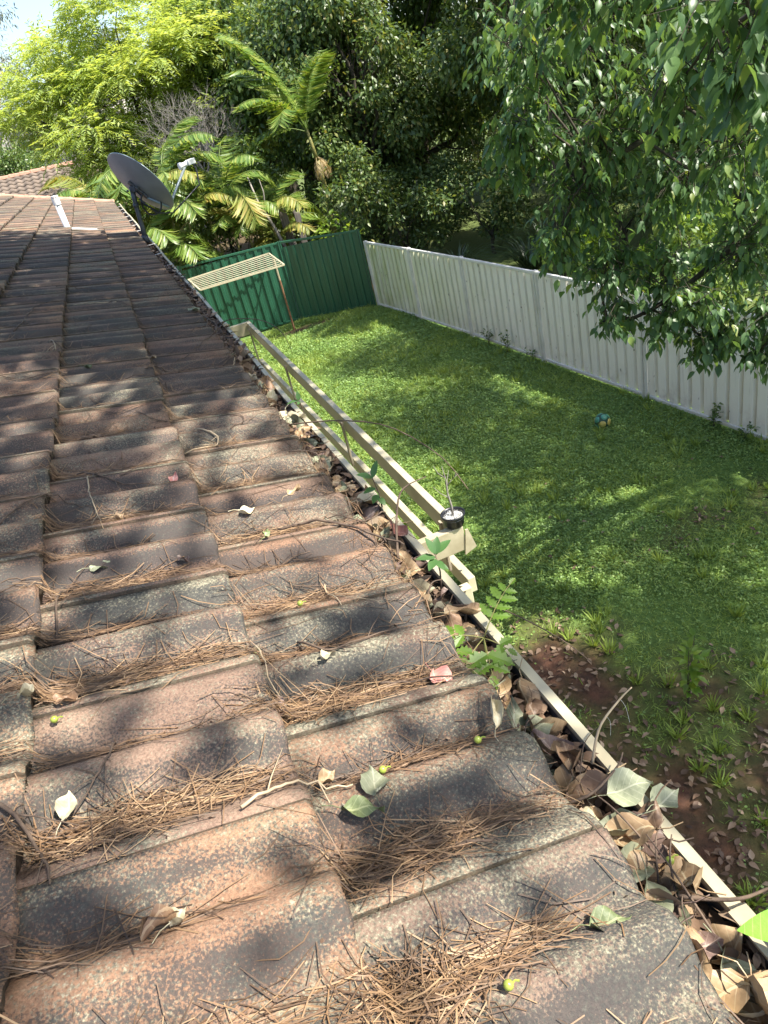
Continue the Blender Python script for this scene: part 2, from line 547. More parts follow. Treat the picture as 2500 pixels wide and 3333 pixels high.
DL = {
    'tan': mat_deadleaf('dead_leaf_tan', (0.22, 0.135, 0.07), (0.44, 0.31, 0.175), (0.5, 0.4, 0.25)),
    'brown': mat_deadleaf('dead_leaf_brown', (0.13, 0.075, 0.045), (0.29, 0.18, 0.105), (0.34, 0.24, 0.15)),
    'purple': mat_deadleaf('dead_leaf_purplish', (0.13, 0.085, 0.070), (0.26, 0.175, 0.14), (0.33, 0.25, 0.2)),
    'sage': mat_deadleaf('dead_leaf_sage', (0.16, 0.18, 0.11), (0.30, 0.31, 0.20), (0.4, 0.4, 0.28)),
    'cream': mat_deadleaf('dead_leaf_cream', (0.36, 0.31, 0.19), (0.55, 0.49, 0.34), (0.6, 0.55, 0.4)),
    'pink': mat_deadleaf('dead_leaf_pink', (0.52, 0.20, 0.16), (0.62, 0.30, 0.25), (0.68, 0.5, 0.42)),
    'green': mat_deadleaf('fallen_leaf_green', (0.085, 0.115, 0.045), (0.17, 0.20, 0.085), (0.3, 0.32, 0.16)),
    'red': mat_deadleaf('dead_leaf_dark_red', (0.10, 0.035, 0.028), (0.18, 0.07, 0.05), (0.24, 0.12, 0.09)),
    'lime': mat_deadleaf('living_leaf_lime', (0.16, 0.36, 0.03), (0.22, 0.45, 0.05), (0.40, 0.55, 0.15)),
}

# ------------------------------------------------------------------ leaf scatter tools
T_RHOMB = (np.array([(0, 0, 0), (.45, .27, .05), (1, 0, -.06), (.45, -.27, .05)], float), np.array([(0, 1, 2), (0, 2, 3)]))
T_NARROW = (np.array([(0, 0, 0), (.4, .13, .03), (1, 0, -.12), (.4, -.13, .03)], float), np.array([(0, 1, 2), (0, 2, 3)]))


def leaf_template():
    mid = [(0, 0, 0), (.18, 0, .012), (.45, 0, .01), (.75, 0, -.03), (1.05, 0, -.13)]
    L = [(.16, .19, .06), (.42, .27, .085), (.74, .155, .02)]
    Rr = [(x, -y, z) for x, y, z in L]
    pet = [(-.42, .010, .06), (-.42, -.010, .06), (0, .012, 0), (0, -.012, 0)]
    V = np.array(mid + L + Rr + pet, float)
    F = [(0, 1, 5), (1, 6, 5), (1, 2, 6), (2, 7, 6), (2, 3, 7), (3, 4, 7),
         (0, 8, 1), (1, 8, 9), (1, 9, 2), (2, 9, 10), (2, 10, 3), (3, 10, 4),
         (11, 12, 13), (12, 14, 13)]
    return V, np.array(F)


T_LEAF = leaf_template()


def unit(a):
    return a / np.maximum(np.linalg.norm(a, axis=-1, keepdims=True), 1e-9)


def scatter(tmpl, pos, axis, nrm, size, rs, rnd=None):
    tv, tf = tmpl
    axis = unit(axis)
    y = unit(np.cross(nrm, axis))
    n = np.cross(axis, y)
    size = np.broadcast_to(np.asarray(size, float), (len(pos),))
    V = pos[:, None, :] + size[:, None, None] * (tv[None, :, 0, None] * axis[:, None, :] + tv[None, :, 1, None] * y[:, None, :] + tv[None, :, 2, None] * n[:, None, :])
    N, k = len(pos), len(tv)
    F = (np.arange(N)[:, None, None] * k + tf[None]).reshape(-1, tf.shape[1])
    if rnd is None:
        rnd = rs.rand(N)
    return V.reshape(-1, 3), F, np.repeat(rnd, k)


def join(parts):
    Vs, Fs, Rr, o = [], [], [], 0
    for V, F, r in parts:
        Vs.append(V)
        Fs.append(F + o)
        Rr.append(r)
        o += len(V)
    return np.concatenate(Vs), np.concatenate(Fs), np.concatenate(Rr)


def rand_dir(n, rs):
    return unit(rs.normal(size=(n, 3)))


def clump_leaves(clumps, per_m2, size, rs, droop=0.4, tmpl=T_RHOMB, shell=0.55, flat=0.75):
    """leaves spread through each clump (cx,cy,cz,r)"""
    out = []
    for cx, cy, cz, r in clumps:
        n = max(8, int(per_m2 * r * r))
        d = rand_dir(n, rs)
        rad = r * (shell + (1 - shell) * rs.rand(n)) ** 1.0 * (0.75 + 0.5 * rs.rand(n))
        p = np.array([cx, cy, cz]) + d * rad[:, None] * np.array([1, 1, flat])
        ax = d * 0.6 + rand_dir(n, rs) * 0.8 + np.array([0, 0, -droop])
        nr = d * 0.5 + rand_dir(n, rs) * 0.7 + np.array([0, 0, 0.7])
        out.append(scatter(tmpl, p, ax, nr, size * (0.7 + 0.6 * rs.rand(n)), rs))
    return join(out)


def spray_leaves(clumps, n_sprays, leaves, size, rs, length=0.55, droop=0.35, tmpl=T_NARROW, flat=0.7):
    """feathery sprays: leaflets in two rows along outward twigs"""
    out = []
    for cx, cy, cz, r in clumps:
        n = int(n_sprays * r * r)
        d = rand_dir(n, rs)
        d[:, 2] = np.abs(d[:, 2]) * 0.9 - 0.25
        d = unit(d)
        start = np.array([cx, cy, cz]) + d * (r * (0.35 + 0.65 * rs.rand(n)))[:, None] * np.array([1, 1, flat])
        dirs = unit(d + rand_dir(n, rs) * 0.5 + np.array([0, 0, 0.15]))
        t = np.linspace(0.1, 1, leaves)
        P = start[:, None] + dirs[:, None] * (t * length)[None, :, None] + np.array([0, 0, -droop])[None, None] * (t ** 2 * length)[None, :, None]
        side = unit(np.cross(dirs, rand_dir(n, rs) * 0.4 + np.array([0, 0, 1.0])))
        sg = np.where(np.arange(leaves) % 2 == 0, 1.0, -1.0)
        A = dirs[:, None] * 0.7 + side[:, None] * sg[None, :, None] + np.array([0, 0, -0.35])
        P = P.reshape(-1, 3)
        A = A.reshape(-1, 3) + rand_dir(len(P), rs) * 0.25
        N = np.tile(np.array([0, 0, 1.0]), (len(P), 1)) + rand_dir(len(P), rs) * 0.5
        out.append(scatter(tmpl, P, A, N, size * (0.7 + 0.6 * rs.rand(len(P))), rs))
    return join(out)


def bent(a, b, rs, n=5, sag=0.12):
    a = np.array(a, float)
    b = np.array(b, float)
    L = np.linalg.norm(b - a)
    off = rs.normal(size=3) * L * sag
    return [tuple(a + (b - a) * t + off * math.sin(math.pi * t) + rs.normal(size=3) * L * 0.015 * (0 < t < 1)) for t in np.linspace(0, 1, n)]


def auto_clumps(c, rad, k, rs, rmin=0.22, rmax=0.42, low=-0.6):
    out = []
    while len(out) < k:
        d = rand_dir(1, rs)[0]
        if d[2] < low:
            continue
        s = 0.35 + 0.6 * rs.rand() ** 0.5
        p = np.array(c) + d * np.array(rad) * s
        out.append((p[0], p[1], p[2], min(rad) * (rmin + (rmax - rmin) * rs.rand())))
    return out


def tree(name, label, base, fork, r0, clumps, foliage, leaf_mat, bark, group=None, cat='tree', limbs=None, r1=None, flare=1.3):
    root = empty(name, (base[0], base[1], base[2] if len(base) > 2 else 0))
    bz = base[2] if len(base) > 2 else 0
    o = np.array([base[0], base[1], bz])
    rs = np.random.RandomState(abs(hash((round(base[0], 2), round(base[1], 2)))) % 100000)
    mb = MB()
    f = np.array(fork, float)
    pts = bent((base[0], base[1], bz - 0.15), f, rs, 6, 0.04)
    mb.tube([tuple(np.array(p) - o) for p in pts], list(np.linspace(r0 * flare, r0 * 0.75, 6)), 8)
    for i, c in enumerate(clumps):
        if limbs is not None and i % limbs:
            continue
        tt = 0.55 + 0.45 * rs.rand()
        s = np.array(pts[0]) * (1 - tt) + f * tt
        e = np.array(c[:3])
        q = bent(s, e, rs, 6, 0.10)
        rr = r0 * (0.28 + 0.2 * rs.rand()) if r1 is None else r1
        mb.tube([tuple(np.array(p) - o) for p in q], list(np.linspace(rr, max(0.006, rr * 0.18), 6)), 5)
        for k in range(3):
            j = rs.randint(2, 5)
            e2 = e + rand_dir(1, rs)[0] * c[3] * 0.85
            q2 = bent(q[j], e2, rs, 4, 0.10)
            mb.tube([tuple(np.array(p) - o) for p in q2], list(np.linspace(rr * 0.35, 0.004, 4)), 4, False)
    mb.build('trunk', bark, root, True)
    V, F, r = foliage
    np_obj('crown', V - o, F, leaf_mat, root, False, r)
    tag(root, label, cat, group)
    return root


# ================================================================== THE SETTING
# ground sheet with the yard finely divided
def soil_mask(x, y):
    """1 = bare soil / litter, 0 = turf"""
    m = np.zeros_like(x)
    for cx, cy, rx, ry, w in ((2.15, 4.2, .62, .62, 1.0), (2.9, 3.35, .5, .4, .65), (1.75, 3.3, .6, .8, .8), (2.6, 2.3, 1.0, .6, .75), (2.3, 3.7, .5, .5, .85), (1.9, 2.5, .9, .8, .95), (3.1, 2.6, .6, .6, .8), (3.6, 3.1, .5, .35, .3),
                              (4.55, 5.1, .7, .25, .45), (3.35, 16.95, 1.1, .26, .9), (1.0, 2.6, .6, 1.2, .8), (5.4, 5.0, .6, .4, .4), (1.2, 5.0, .4, 1.2, .5)):
        m = np.maximum(m, w * np.exp(-(((x - cx) / rx) ** 2 + ((y - cy) / ry) ** 2) ** 1.4))
    m = m + 0.22 * np.sin(x * 7.1 + 1.3 * np.sin(y * 5.3)) * np.sin(y * 6.2 + 1.1 * np.sin(x * 4.1)) * (m > 0.05)
    return np.clip(m, 0, 1)


def ground_z(x, y):
    return 0.03 * np.sin(x * 0.9 + 0.7) * np.sin(y * 0.7) + 0.012 * np.sin(x * 3.1) * np.cos(y * 2.7)


gx = np.concatenate([[-700, -120, -40, -15, -6], np.arange(-1, 7.01, 0.12), [9, 14, 25, 60, 150, 700]])
gy = np.concatenate([[-600, -60, -12, -3], np.arange(0, 19.01, 0.12), [23, 30, 45, 90, 250, 1200]])
GX, GY = np.meshgrid(gx, gy, indexing='ij')
GZ = np.where((GX > -1.1) & (GX < 7.1) & (GY > -0.1) & (GY < 19.1), ground_z(GX, GY), 0.0)
GV = np.stack([GX, GY, GZ], -1).reshape(-1, 3)
ii, jj = np.meshgrid(np.arange(len(gx) - 1), np.arange(len(gy) - 1), indexing='ij')
a0 = (ii * len(gy) + jj).ravel()
GF = np.stack([a0, a0 + len(gy), a0 + len(gy) + 1, a0 + 1], -1)
yard = ((GV[:, 0] < 6.35) & (GV[:, 1] < 18.2)).astype(float)
outer = np.where(GV[:, 0] > 8.5, 0.35, 0.85)
ground = np_obj('ground', GV, GF, M['ground'], None, True, np.where(yard > 0, soil_mask(GV[:, 0], GV[:, 1]), outer))
tag(ground, kind='structure')

# ------------------------------------------------------------------ house and roof
XE, ZE, TH, GA, ST, W = 0.285, 3.688, 0.304, 0.341, 0.036, 0.30
TV = np.array([-math.cos(TH), 0, math.sin(TH)])       # up the slope
NV = np.array([math.sin(TH), 0, math.cos(TH)])        # roof normal
P0 = np.array([XE, 0, ZE])
NC, YEND = 12, 16.0
Y_OFF = {0: 0.507 - 9 * W, 1: 0.657 - 9 * W}

PU = np.array([0.0, .05, .10, .16, .22, .30, .38, .46, .54, .60, .66, .71, .76, .83, .90, .96, 1.0])
PZ = np.array([34, 33, 25, 10, 2, 0, 6, 25, 35, 31, 15, 4, 5, 17, 27, 31, 31]) / 1000.0


def prof(u):
    u = np.asarray(u, float)
    # smooth the control polygon a little
    return (np.interp(u, PU, PZ) * 2 + np.interp(np.clip(u - .02, 0, 1), PU, PZ) + np.interp(np.clip(u + .02, 0, 1), PU, PZ)) / 4


def roof_h(s, Y):
    s = np.asarray(s, float)
    k = np.floor(np.maximum(s, -0.001) / GA)
    v = s - k * GA
    off = np.where(k % 2 == 0, Y_OFF[0], Y_OFF[1])
    u = ((Y - off) / W) % 1.0
    return prof(u) + ST * (1 - v / GA)


def roof_pt(s, Y, h=0.0):
    hh = roof_h(s, Y) + h
    return P0[None] + np.asarray(s)[..., None] * TV + hh[..., None] * NV + np.asarray(Y)[..., None] * np.array([0, 1, 0])


def rp(s, Y, h=0.0):
    return tuple(roof_pt(np.array([s]), np.array([Y]), h)[0])


house = empty('house', (0, 7, 0))
tag(house, 'brown tiled house roof seen from above with a leaf-clogged cream gutter', 'house')
HO = np.array([0, 7, 0])
RIDGE_S = NC * GA + 0.05
rid = P0 + RIDGE_S * TV
mb = MB()
for a, b in (((XE - 0.02, ZE - 0.01), (rid[0], rid[2] - 0.03)), ((rid[0], rid[2] - 0.03), (2 * rid[0] - XE, ZE - 0.01))):
    mb.face([(a[0], -2.0 - 7, a[1]), (b[0], -2.0 - 7, b[1]), (b[0], YEND - 7, b[1]), (a[0], YEND - 7, a[1])])
    mb.face([(a[0], -2.0 - 7, a[1] - .02), (a[0], YEND - 7, a[1] - .02), (b[0], YEND - 7, b[1] - .02), (b[0], -2.0 - 7, b[1] - .02)])
roof = mb.build('roof', M['underlay'], house)
mb = MB()
xw0, xw1 = -0.28, 2 * rid[0] - XE + 0.55
mb.box((xw1, -1.7 - 7, 0), (xw0, YEND - 0.12 - 7, ZE - 0.03))
mb.face([(xw0, YEND - .12 - 7, ZE - .03), (rid[0], YEND - .12 - 7, rid[2] - .08), (xw1, YEND - .12 - 7, ZE - .03)])
mb.face([(xw0, -1.7 - 7, ZE - .03), (xw1, -1.7 - 7, ZE - .03), (rid[0], -1.7 - 7, rid[2] - .08)])
mb.build('wall', M['brick'], house)
mb = MB()
mb.box((XE - 0.055, -2.0 - 7, ZE - 0.22), (XE - 0.03, YEND - .02 - 7, ZE - 0.012))
mb.build('fascia', M['fascia'], house)


def tile_mesh(seed):
    rs = np.random.RandomState(seed)
    us = np.array([.002, .05, .10, .15, .21, .29, .35, .40, .45, .50, .55, .60, .65, .70, .75, .80, .85, .90, .95, .986])
    vs = [0.0, 0.010, 0.14, 0.28, 0.415]
    V, F, mi = [], [], []
    nu = len(us)
    chip = rs.rand(nu) * 0.004
    for j, v in enumerate(vs):
        for i, u in enumerate(us):
            z = float(prof(u))
            if j == 0:
                z -= 0.006
            V.append((v + (chip[i] if j == 0 else 0), u * W, z))
    for j in range(len(vs) - 1):
        for i in range(nu - 1):
            a = j * nu + i
            F.append((a, a + nu, a + nu + 1, a + 1))
            mi.append(0)
    # butt face, slightly irregular
    n0 = len(V)
    for i, u in enumerate(us):
        V.append((0.004 + rs.rand() * 0.006, u * W, float(prof(u)) - 0.016))
    for i, u in enumerate(us):
        V.append((0.012, u * W, -0.028))
    for i in range(nu - 1):
        F.append((i, i + 1, n0 + i + 1, n0 + i))
        F.append((n0 + i, n0 + i + 1, n0 + nu + i + 1, n0 + nu + i))
        mi += [1, 1]
    # side edges
    for e, flip in ((0, True), (nu - 1, False)):
        top = [j * nu + e for j in range(len(vs))]
        n1 = len(V)
        for j in top:
            x, y, z = V[j]
            V.append((x, y, z - 0.016))
        for j in range(len(top) - 1):
            q = (top[j], top[j + 1], n1 + j + 1, n1 + j)
            F.append(tuple(reversed(q)) if flip else q)
            mi.append(1)
    return V, F, mi


tile_data = []
tile_meshes = []
for sdx in range(4):
    V, F, mi = tile_mesh(100 + sdx)
    me = bpy.data.meshes.new('tile')
    me.from_pydata(V, [], F)
    me.materials.append(M['tile'])
    me.materials.append(M['tile_edge'])
    me.polygons.foreach_set('material_index', mi)
    me.polygons.foreach_set('use_smooth', [True] * len(F))
    me.update()
    ua = me.attributes.new('across', 'FLOAT', 'POINT')
    ua.data.foreach_set('value', np.array([q[1] / W for q in V], dtype=np.float32))
    tile_meshes.append(me)
    tile_data.append((np.array(V), F, mi))

tx = Vector(tuple(TV * GA - NV * ST)).normalized()
tyv = Vector((0, 1, 0))
tzv = tx.cross(tyv).normalized()
if tzv.z < 0:
    tzv = -tzv
spots = []
for k in range(NC):
    off = Y_OFF[k % 2]
    for i in range(-1, 60):
        y = off + i * W
        if y + W > YEND + 0.01 or y < -1.9:
            continue
        c = Vector(tuple(P0 + (k + .5) * GA * TV)) + Vector((0, y + W / 2, 0))
        d = c - CAM
        zc = d.dot(CF)
        px, py = d.dot(CR) / max(zc, 1e-3) * 0.9436, d.dot(CU) / max(zc, 1e-3) * 0.7077
        vis = zc > 0.1 and abs(px) < 0.62 and abs(py) < 0.66
        spots.append((0 if vis else 1, d.length, k, y))
spots.sort()
rest_V, rest_F, rest_R, rest_M, rest_U = [], [], [], [], []
nrest = 0
trs = np.random.RandomState(5)
for n, (_, _, k, y) in enumerate(spots):
    org = Vector(tuple(P0 + k * GA * TV + ST * NV)) + Vector((0, y, 0))
    Mx = Matrix((tx, tyv, tzv)).transposed().to_4x4()
    Mx = Mx @ Matrix.Rotation(math.radians(trs.normal() * 0.35), 4, 'Z') @ Matrix.Rotation(math.radians(trs.normal() * 0.25), 4, 'X')
    Mx.translation = org + tzv * float(trs.normal() * 0.0012) + tx * float(trs.normal() * 0.0025)
    if n < 295:
        o = bpy.data.objects.new('tile', tile_meshes[n % 4])
        link(o, roof)
        o.matrix_basis = Matrix.Translation((0, -7, 0)) @ Mx
    else:
        V, F, mi = tile_data[n % 4]
        R3 = np.array(Mx.to_3x3())
        rest_V.append(V @ R3.T + np.array(Mx.translation) - HO)
        rest_F += [tuple(q + nrest for q in f) for f in F]
        rest_M += mi
        rest_U += list(V[:, 1] / W)
        rest_R += [trs.rand()] * len(V)
        nrest += len(V)
rest_V = np.concatenate(rest_V)
me = bpy.data.meshes.new('tile_field')
me.from_pydata(rest_V.tolist(), [], rest_F)
me.materials.append(M['tile'])
me.materials.append(M['tile_edge'])
me.polygons.foreach_set('material_index', rest_M)
me.polygons.foreach_set('use_smooth', [True] * len(rest_F))
a = me.attributes.new('rnd', 'FLOAT', 'POINT')
a.data.foreach_set('value', np.array(rest_R, dtype=np.float32))
a = me.attributes.new('across', 'FLOAT', 'POINT')
a.data.foreach_set('value', np.array(rest_U, dtype=np.float32))
tf = link(bpy.data.objects.new('tile_field', me), roof)
tag(tf, kind='stuff')

# verge capping: overlapping half-round pieces along the far gable
capm = MB()
for s0, s1, r0_, r1_ in ((0, .40, .085, .075),):
    n = 10
    for i, (s, r) in enumerate(((0.0, .086), (.05, .090), (.052, .080), (.42, .074))):
        for k in range(n + 1):
            aa = math.pi * k / n
            capm.v.append((s, -r * math.cos(aa), r * 0.75 * math.sin(aa)))
    for i in range(3):
        for k in range(n):
            b0 = i * (n + 1) + k
            capm.f.append((b0, b0 + n + 1, b0 + n + 2, b0 + 1))
            capm.mi.append(0)
    capm.f.append(tuple(range(n + 1)))
    capm.mi.append(0)
cap_me = capm.mesh('verge_cap', M['cap'], False)
for i in range(11):
    o = link(bpy.data.objects.new('verge_cap', cap_me), roof)
    Mx = Matrix((Vector(tuple(TV)), Vector((0, 1, 0)), Vector(tuple(NV)))).transposed().to_4x4()
    Mx.translation = Vector(tuple(P0 + (i * .375 - .02) * TV + .026 * NV)) + Vector((0, YEND - .04 - 7, 0))
    o.matrix_basis = Mx

# gutter
prof_g = [(.262, 3.650), (.262, 3.566), (.386, 3.566), (.386, 3.652), (.384, 3.660), (.385, 3.668), (.401, 3.670), (.404, 3.664), (.404, 3.645), (.396, 3.636), (.390, 3.636), (.390, 3.562), (.257, 3.562), (.257, 3.650)]
ys = [-2.0] + [y for y in np.arange(1.9, YEND, 3.6)] + [YEND + 0.06]
mb = MB()
n = len(prof_g)
grs = np.random.RandomState(3)
gy2 = np.linspace(-2.0, YEND + 0.06, 40)
for y in gy2:
    wob = 0.003 * math.sin(y * 1.7) + 0.002 * math.sin(y * 4.1)
    for x, z in prof_g:
        mb.v.append((x + (wob if x > .3 else 0), y - 7, z + wob * 0.6))
for i in range(len(gy2) - 1):
    for k in range(n):
        k2 = (k + 1) % n
        mb.f.append((i * n + k, (i + 1) * n + k, (i + 1) * n + k2, i * n + k2))
        mb.mi.append(1 if k in (0, 1, 2) else 0)
mb.f.append(tuple(range(n)))
mb.mi.append(0)
mb.f.append(tuple(reversed(range((len(gy2) - 1) * n, len(gy2) * n))))
mb.mi.append(0)
gut = mb.build('gutter', [M['cream'], M['gutter_in_seam_shade']], house)
for y in list(np.arange(6.6, 15.9, 0.85)):
    mb = MB()
    mb.beam((.272, y, 3.675), (.392, y + .01, 3.674), .022, .003)
    br = mb.build('gutter_strap', M['lead'], gut)
    br.location = (0, -7, 0)
for y in (0.355, 4.0):                       # lapped joints of the lip
    mb = MB()
    mb.box((.382, y - .03 - 7, 3.6705), (.407, y + .03 - 7, 3.6755))
    mb.build('gutter_joint', M['cream_old'], gut)

# ------------------------------------------------------------------ white fence
def corrugated(p, q, z0, z1, pitch, depth, flat_frac, mat, parent, org, side=1):
    """trapezoid-ribbed sheet from p to q"""
    p = np.array(p, float)
    q = np.array(q, float)
    d = q - p
    L = np.linalg.norm(d)
    d /= L
    nrm = np.array([d[1], -d[0]]) * side
    pts = []
    x = 0.0
    a = pitch * flat_frac
    b = (pitch - a) * 0.14
    c = pitch - a - 2 * b
    while x < L:
        for dx, dp in ((0, 0), (a, 0), (a + b, 1), (a + b + c, 1)):
            if x + dx < L:
                pts.append((x + dx, dp * depth))
        x += pitch
    pts.append((L, 0))
    V, F = [], []
    zs = [z0, (z0 + z1) / 2, z1]
    for z in zs:
        for x, dp in pts:
            w = p + d * x + nrm * dp
            V.append((w[0] - org[0], w[1] - org[1], z))
    n = len(pts)
    for j in range(2):
        for i in range(n - 1):
            F.append((j * n + i, j * n + i + 1, (j + 1) * n + i + 1, (j + 1) * n + i))
    me = bpy.data.meshes.new('panel')
    me.from_pydata(V, [], F)
    me.materials.append(mat)
    me.update()
    return link(bpy.data.objects.new('panel', me), parent)


def fence(name, label, pts, zt, pitch, depth, flat, sheet, rail, side, zb=0.05):
    org = pts[0]
    root = empty(name, (org[0], org[1], 0))
    tag(root, label, 'fence')
    for i, p in enumerate(pts):
        mb = MB()
        h = zt[i] + 0.015
        if i < len(pts) - 1:
            d = Vector((pts[i + 1][0] - p[0], pts[i + 1][1] - p[1], 0)).normalized()
        else:
            d = Vector((p[0] - pts[i - 1][0], p[1] - pts[i - 1][1], 0)).normalized()
        s = Vector((-d.y, d.x, 0))
        Mx = Matrix((d, s, Vector((0, 0, 1)))).transposed().to_4x4()
        Mx.translation = Vector((p[0] - org[0], p[1] - org[1], 0))
        mb.box((-.042, -.036, 0), (-.008, .036, h), 0, Mx)
        mb.box((.008, -.036, 0), (.042, .036, h), 0, Mx)
        mb.box((-.008, -.006, 0), (.008, .006, h - .003), 1, Mx)  # dark strip stands in for the shadow gap between the post halves
        mb.build('post', [rail, M['gutter_in_seam_shade']], root)
    for i in range(len(pts) - 1):
        p, q = np.array(pts[i]), np.array(pts[i + 1])
        d = (q - p) / np.linalg.norm(q - p)
        a, b = p + d * .043, q - d * .043
        z1 = min(zt[i], zt[i + 1])
        corrugated(a, b, zb + .03, z1 - .03, pitch, depth, flat, sheet, root, org, side)
        mb = MB()
        za, zc = zt[i] - .02, zt[i + 1] - .02
        mb.beam((a[0] - org[0], a[1] - org[1], za), (b[0] - org[0], b[1] - org[1], zc), .048, .05)
        bevel(mb.build('top_rail', rail, root), .006)
        mb = MB()
        mb.beam((a[0] - org[0], a[1] - org[1], zb + .01), (b[0] - org[0], b[1] - org[1], zb + .01), .046, .045)
        bevel(mb.build('bottom_rail', rail, root), .006)
    return root


WF = [(5.33, 16.80), (5.55, 14.72), (5.74, 12.65), (5.91, 10.33), (6.06, 7.93), (6.22, 5.55), (6.36, 3.2), (6.48, .85)]
fence('white_fence', 'long white ribbed steel fence along the far side of the lawn', WF, [1.52] * 8, .20, .060, .66, M['white_sheet'], M['white_rail'], -1)
GFP = [(5.24, 16.90), (3.57, 17.80), (1.20, 18.02), (-1.2, 18.2), (-3.6, 18.4)]
fence('green_fence', 'dark green ribbed steel fence at the end of the lawn below the palms', GFP, [1.80, 1.90, 1.97, 1.97, 1.97], .20, .034, .56, M['green_fence'], M['green_fence'], -1)

# ------------------------------------------------------------------ cream two-tier awning frame below the gutter
FR = (0.86, 4.55, 3.0)
fr = empty('awning_frame', (FR[0], FR[1], 0))
tag(fr, 'cream two-tier metal frame projecting beyond the gutter over the lawn', 'frame')


def fbeam(name, a, b, w, h, mat=None, parent=fr, bv=.004, up=(0, 0, 1)):
    mb = MB()
    mb.beam(np.array(a) - np.array([FR[0], FR[1], 0]), np.array(b) - np.array([FR[0], FR[1], 0]), w, h, 0, up)
    return bevel(mb.build(name, mat or M['cream'], parent), bv)


YF0, YF1 = 2.36, 6.74
fbeam('outer_beam', (.868, YF0 + .03, 2.955), (.868, YF1 - .03, 2.955), .036, .09)
fbeam('end_beam', (.885, YF0, 2.942), (-.2, YF0, 2.942), .036, .115, M['cream_old'])
fbeam('end_beam', (.885, YF1, 2.942), (-.2, YF1, 2.942), .04, .115)
fbeam('lower_beam', (.865, YF0 - .05, 2.725), (.865, YF1 - .1, 2.625), .036, .075)
fbeam('lower_end_beam', (.842, YF0 - .075, 2.713), (-.2, YF0 - .075, 2.713), .045, .085)
fbeam('lower_end_beam', (.842, YF1 - .08, 2.623), (-.2, YF1 - .08, 2.623), .036, .07)
for y in (YF0 + .1, 3.82, 5.18, 6.52):
    zb = 2.715 + (2.60 - 2.715) * (y - YF0) / (YF1 - YF0)
    fbeam('strut', (.832, y, zb + .02), (.832, y, 2.985), .026, .012, M['strut'], fr, .002, (1, 0, 0))
mb = MB()                                    # pale gusset plate at the near corner
c0 = np.array([.89 - FR[0], YF0 - .02 - FR[1], 0])
for th_ in (0, .004):
    pass
tri = [(0.0, 2.98), (.012, 2.98), (.036, 2.885), (-.02, 2.865)]
f0 = [(c0[0] + x, c0[1] - .004, z) for x, z in tri]
f1 = [(c0[0] + x, c0[1] + .004, z) for x, z in tri]
mb.face(f0)
mb.face(list(reversed(f1)))
for i in range(4):
    j = (i + 1) % 4
    mb.face([f0[j], f0[i], f1[i], f1[j]])
mb.build('gusset_plate', M['cream_old'], fr)
mb = MB()                                    # raw rafter end poking out under the gutter
mb.beam((.30 - FR[0], YF0 + .05 - FR[1], 2.95), (.62 - FR[0], YF0 + .06 - FR[1], 2.945), .05, .10)
rf = mb.build('rafter_end', M['wood_cut'], fr)
bevel(rf, .012, 3)
rf['label'] = 'rough brown timber rafter end'

# potted stick on the frame corner
PX, PY, PZ0 = .862, 2.37, 3.001
pot = empty('plant_pot', (PX, PY, PZ0))
tag(pot, 'small black plastic pot of white perlite with a bare stick', 'pot')
mb = MB()
mb.lathe([(.0, 0), (.034, 0), (.045, .045), (.049, .046), (.051, .058), (.047, .058), (.044, .050), (.040, .01), (0, .01)], (0, 0, 0), 28)
mb.build('container', M['black_plastic'], pot, True)
prs = np.random.RandomState(9)
mb = MB()
mb.lathe([(.0445, .040), (.036, .046), (.02, .048), (.0, .046)], (0, 0, 0), 28)
mb.build('perlite_bed', M['perlite'], pot)
Vp, Fp, Rp = scatter(T_RHOMB, np.stack([.038 * np.sqrt(prs.rand(260)) * np.cos(np.arange(260) * 2.4), .038 * np.sqrt(prs.rand(260)) * np.sin(np.arange(260) * 2.4), .047 + .004 * prs.rand(260)], -1), rand_dir(260, prs), rand_dir(260, prs), .006 + .004 * prs.rand(260), prs)
pg = np_obj('perlite_grains', Vp, Fp, M['perlite'], pot)
pg['kind'] = 'stuff'
mb = MB()
mb.tube([(0, 0, .04), (.003, .004, .09), (-.002, .006, .15), (.004, .012, .21), (0, .016, .27)], [.0055, .0045, .0035, .0025, .001], 6)
for a, b, c in (((-.001, .005, .13), (-.03, .01, .16), (-.055, .012, .20)), ((.002, .010, .18), (.03, .012, .20), (.06, .01, .215)), ((.002, .008, .16), (.012, .02, .2), (.03, .03, .235)), ((.0, .012, .22), (-.02, .02, .245), (-.03, .028, .28)), ((.03, .012, .20), (.04, .0, .215), (.045, -.01, .235))):
    mb.tube([a, b, c], [.0025, .0017, .0007], 5)
mb.build('stick', M['bark_grey'], pot, True)

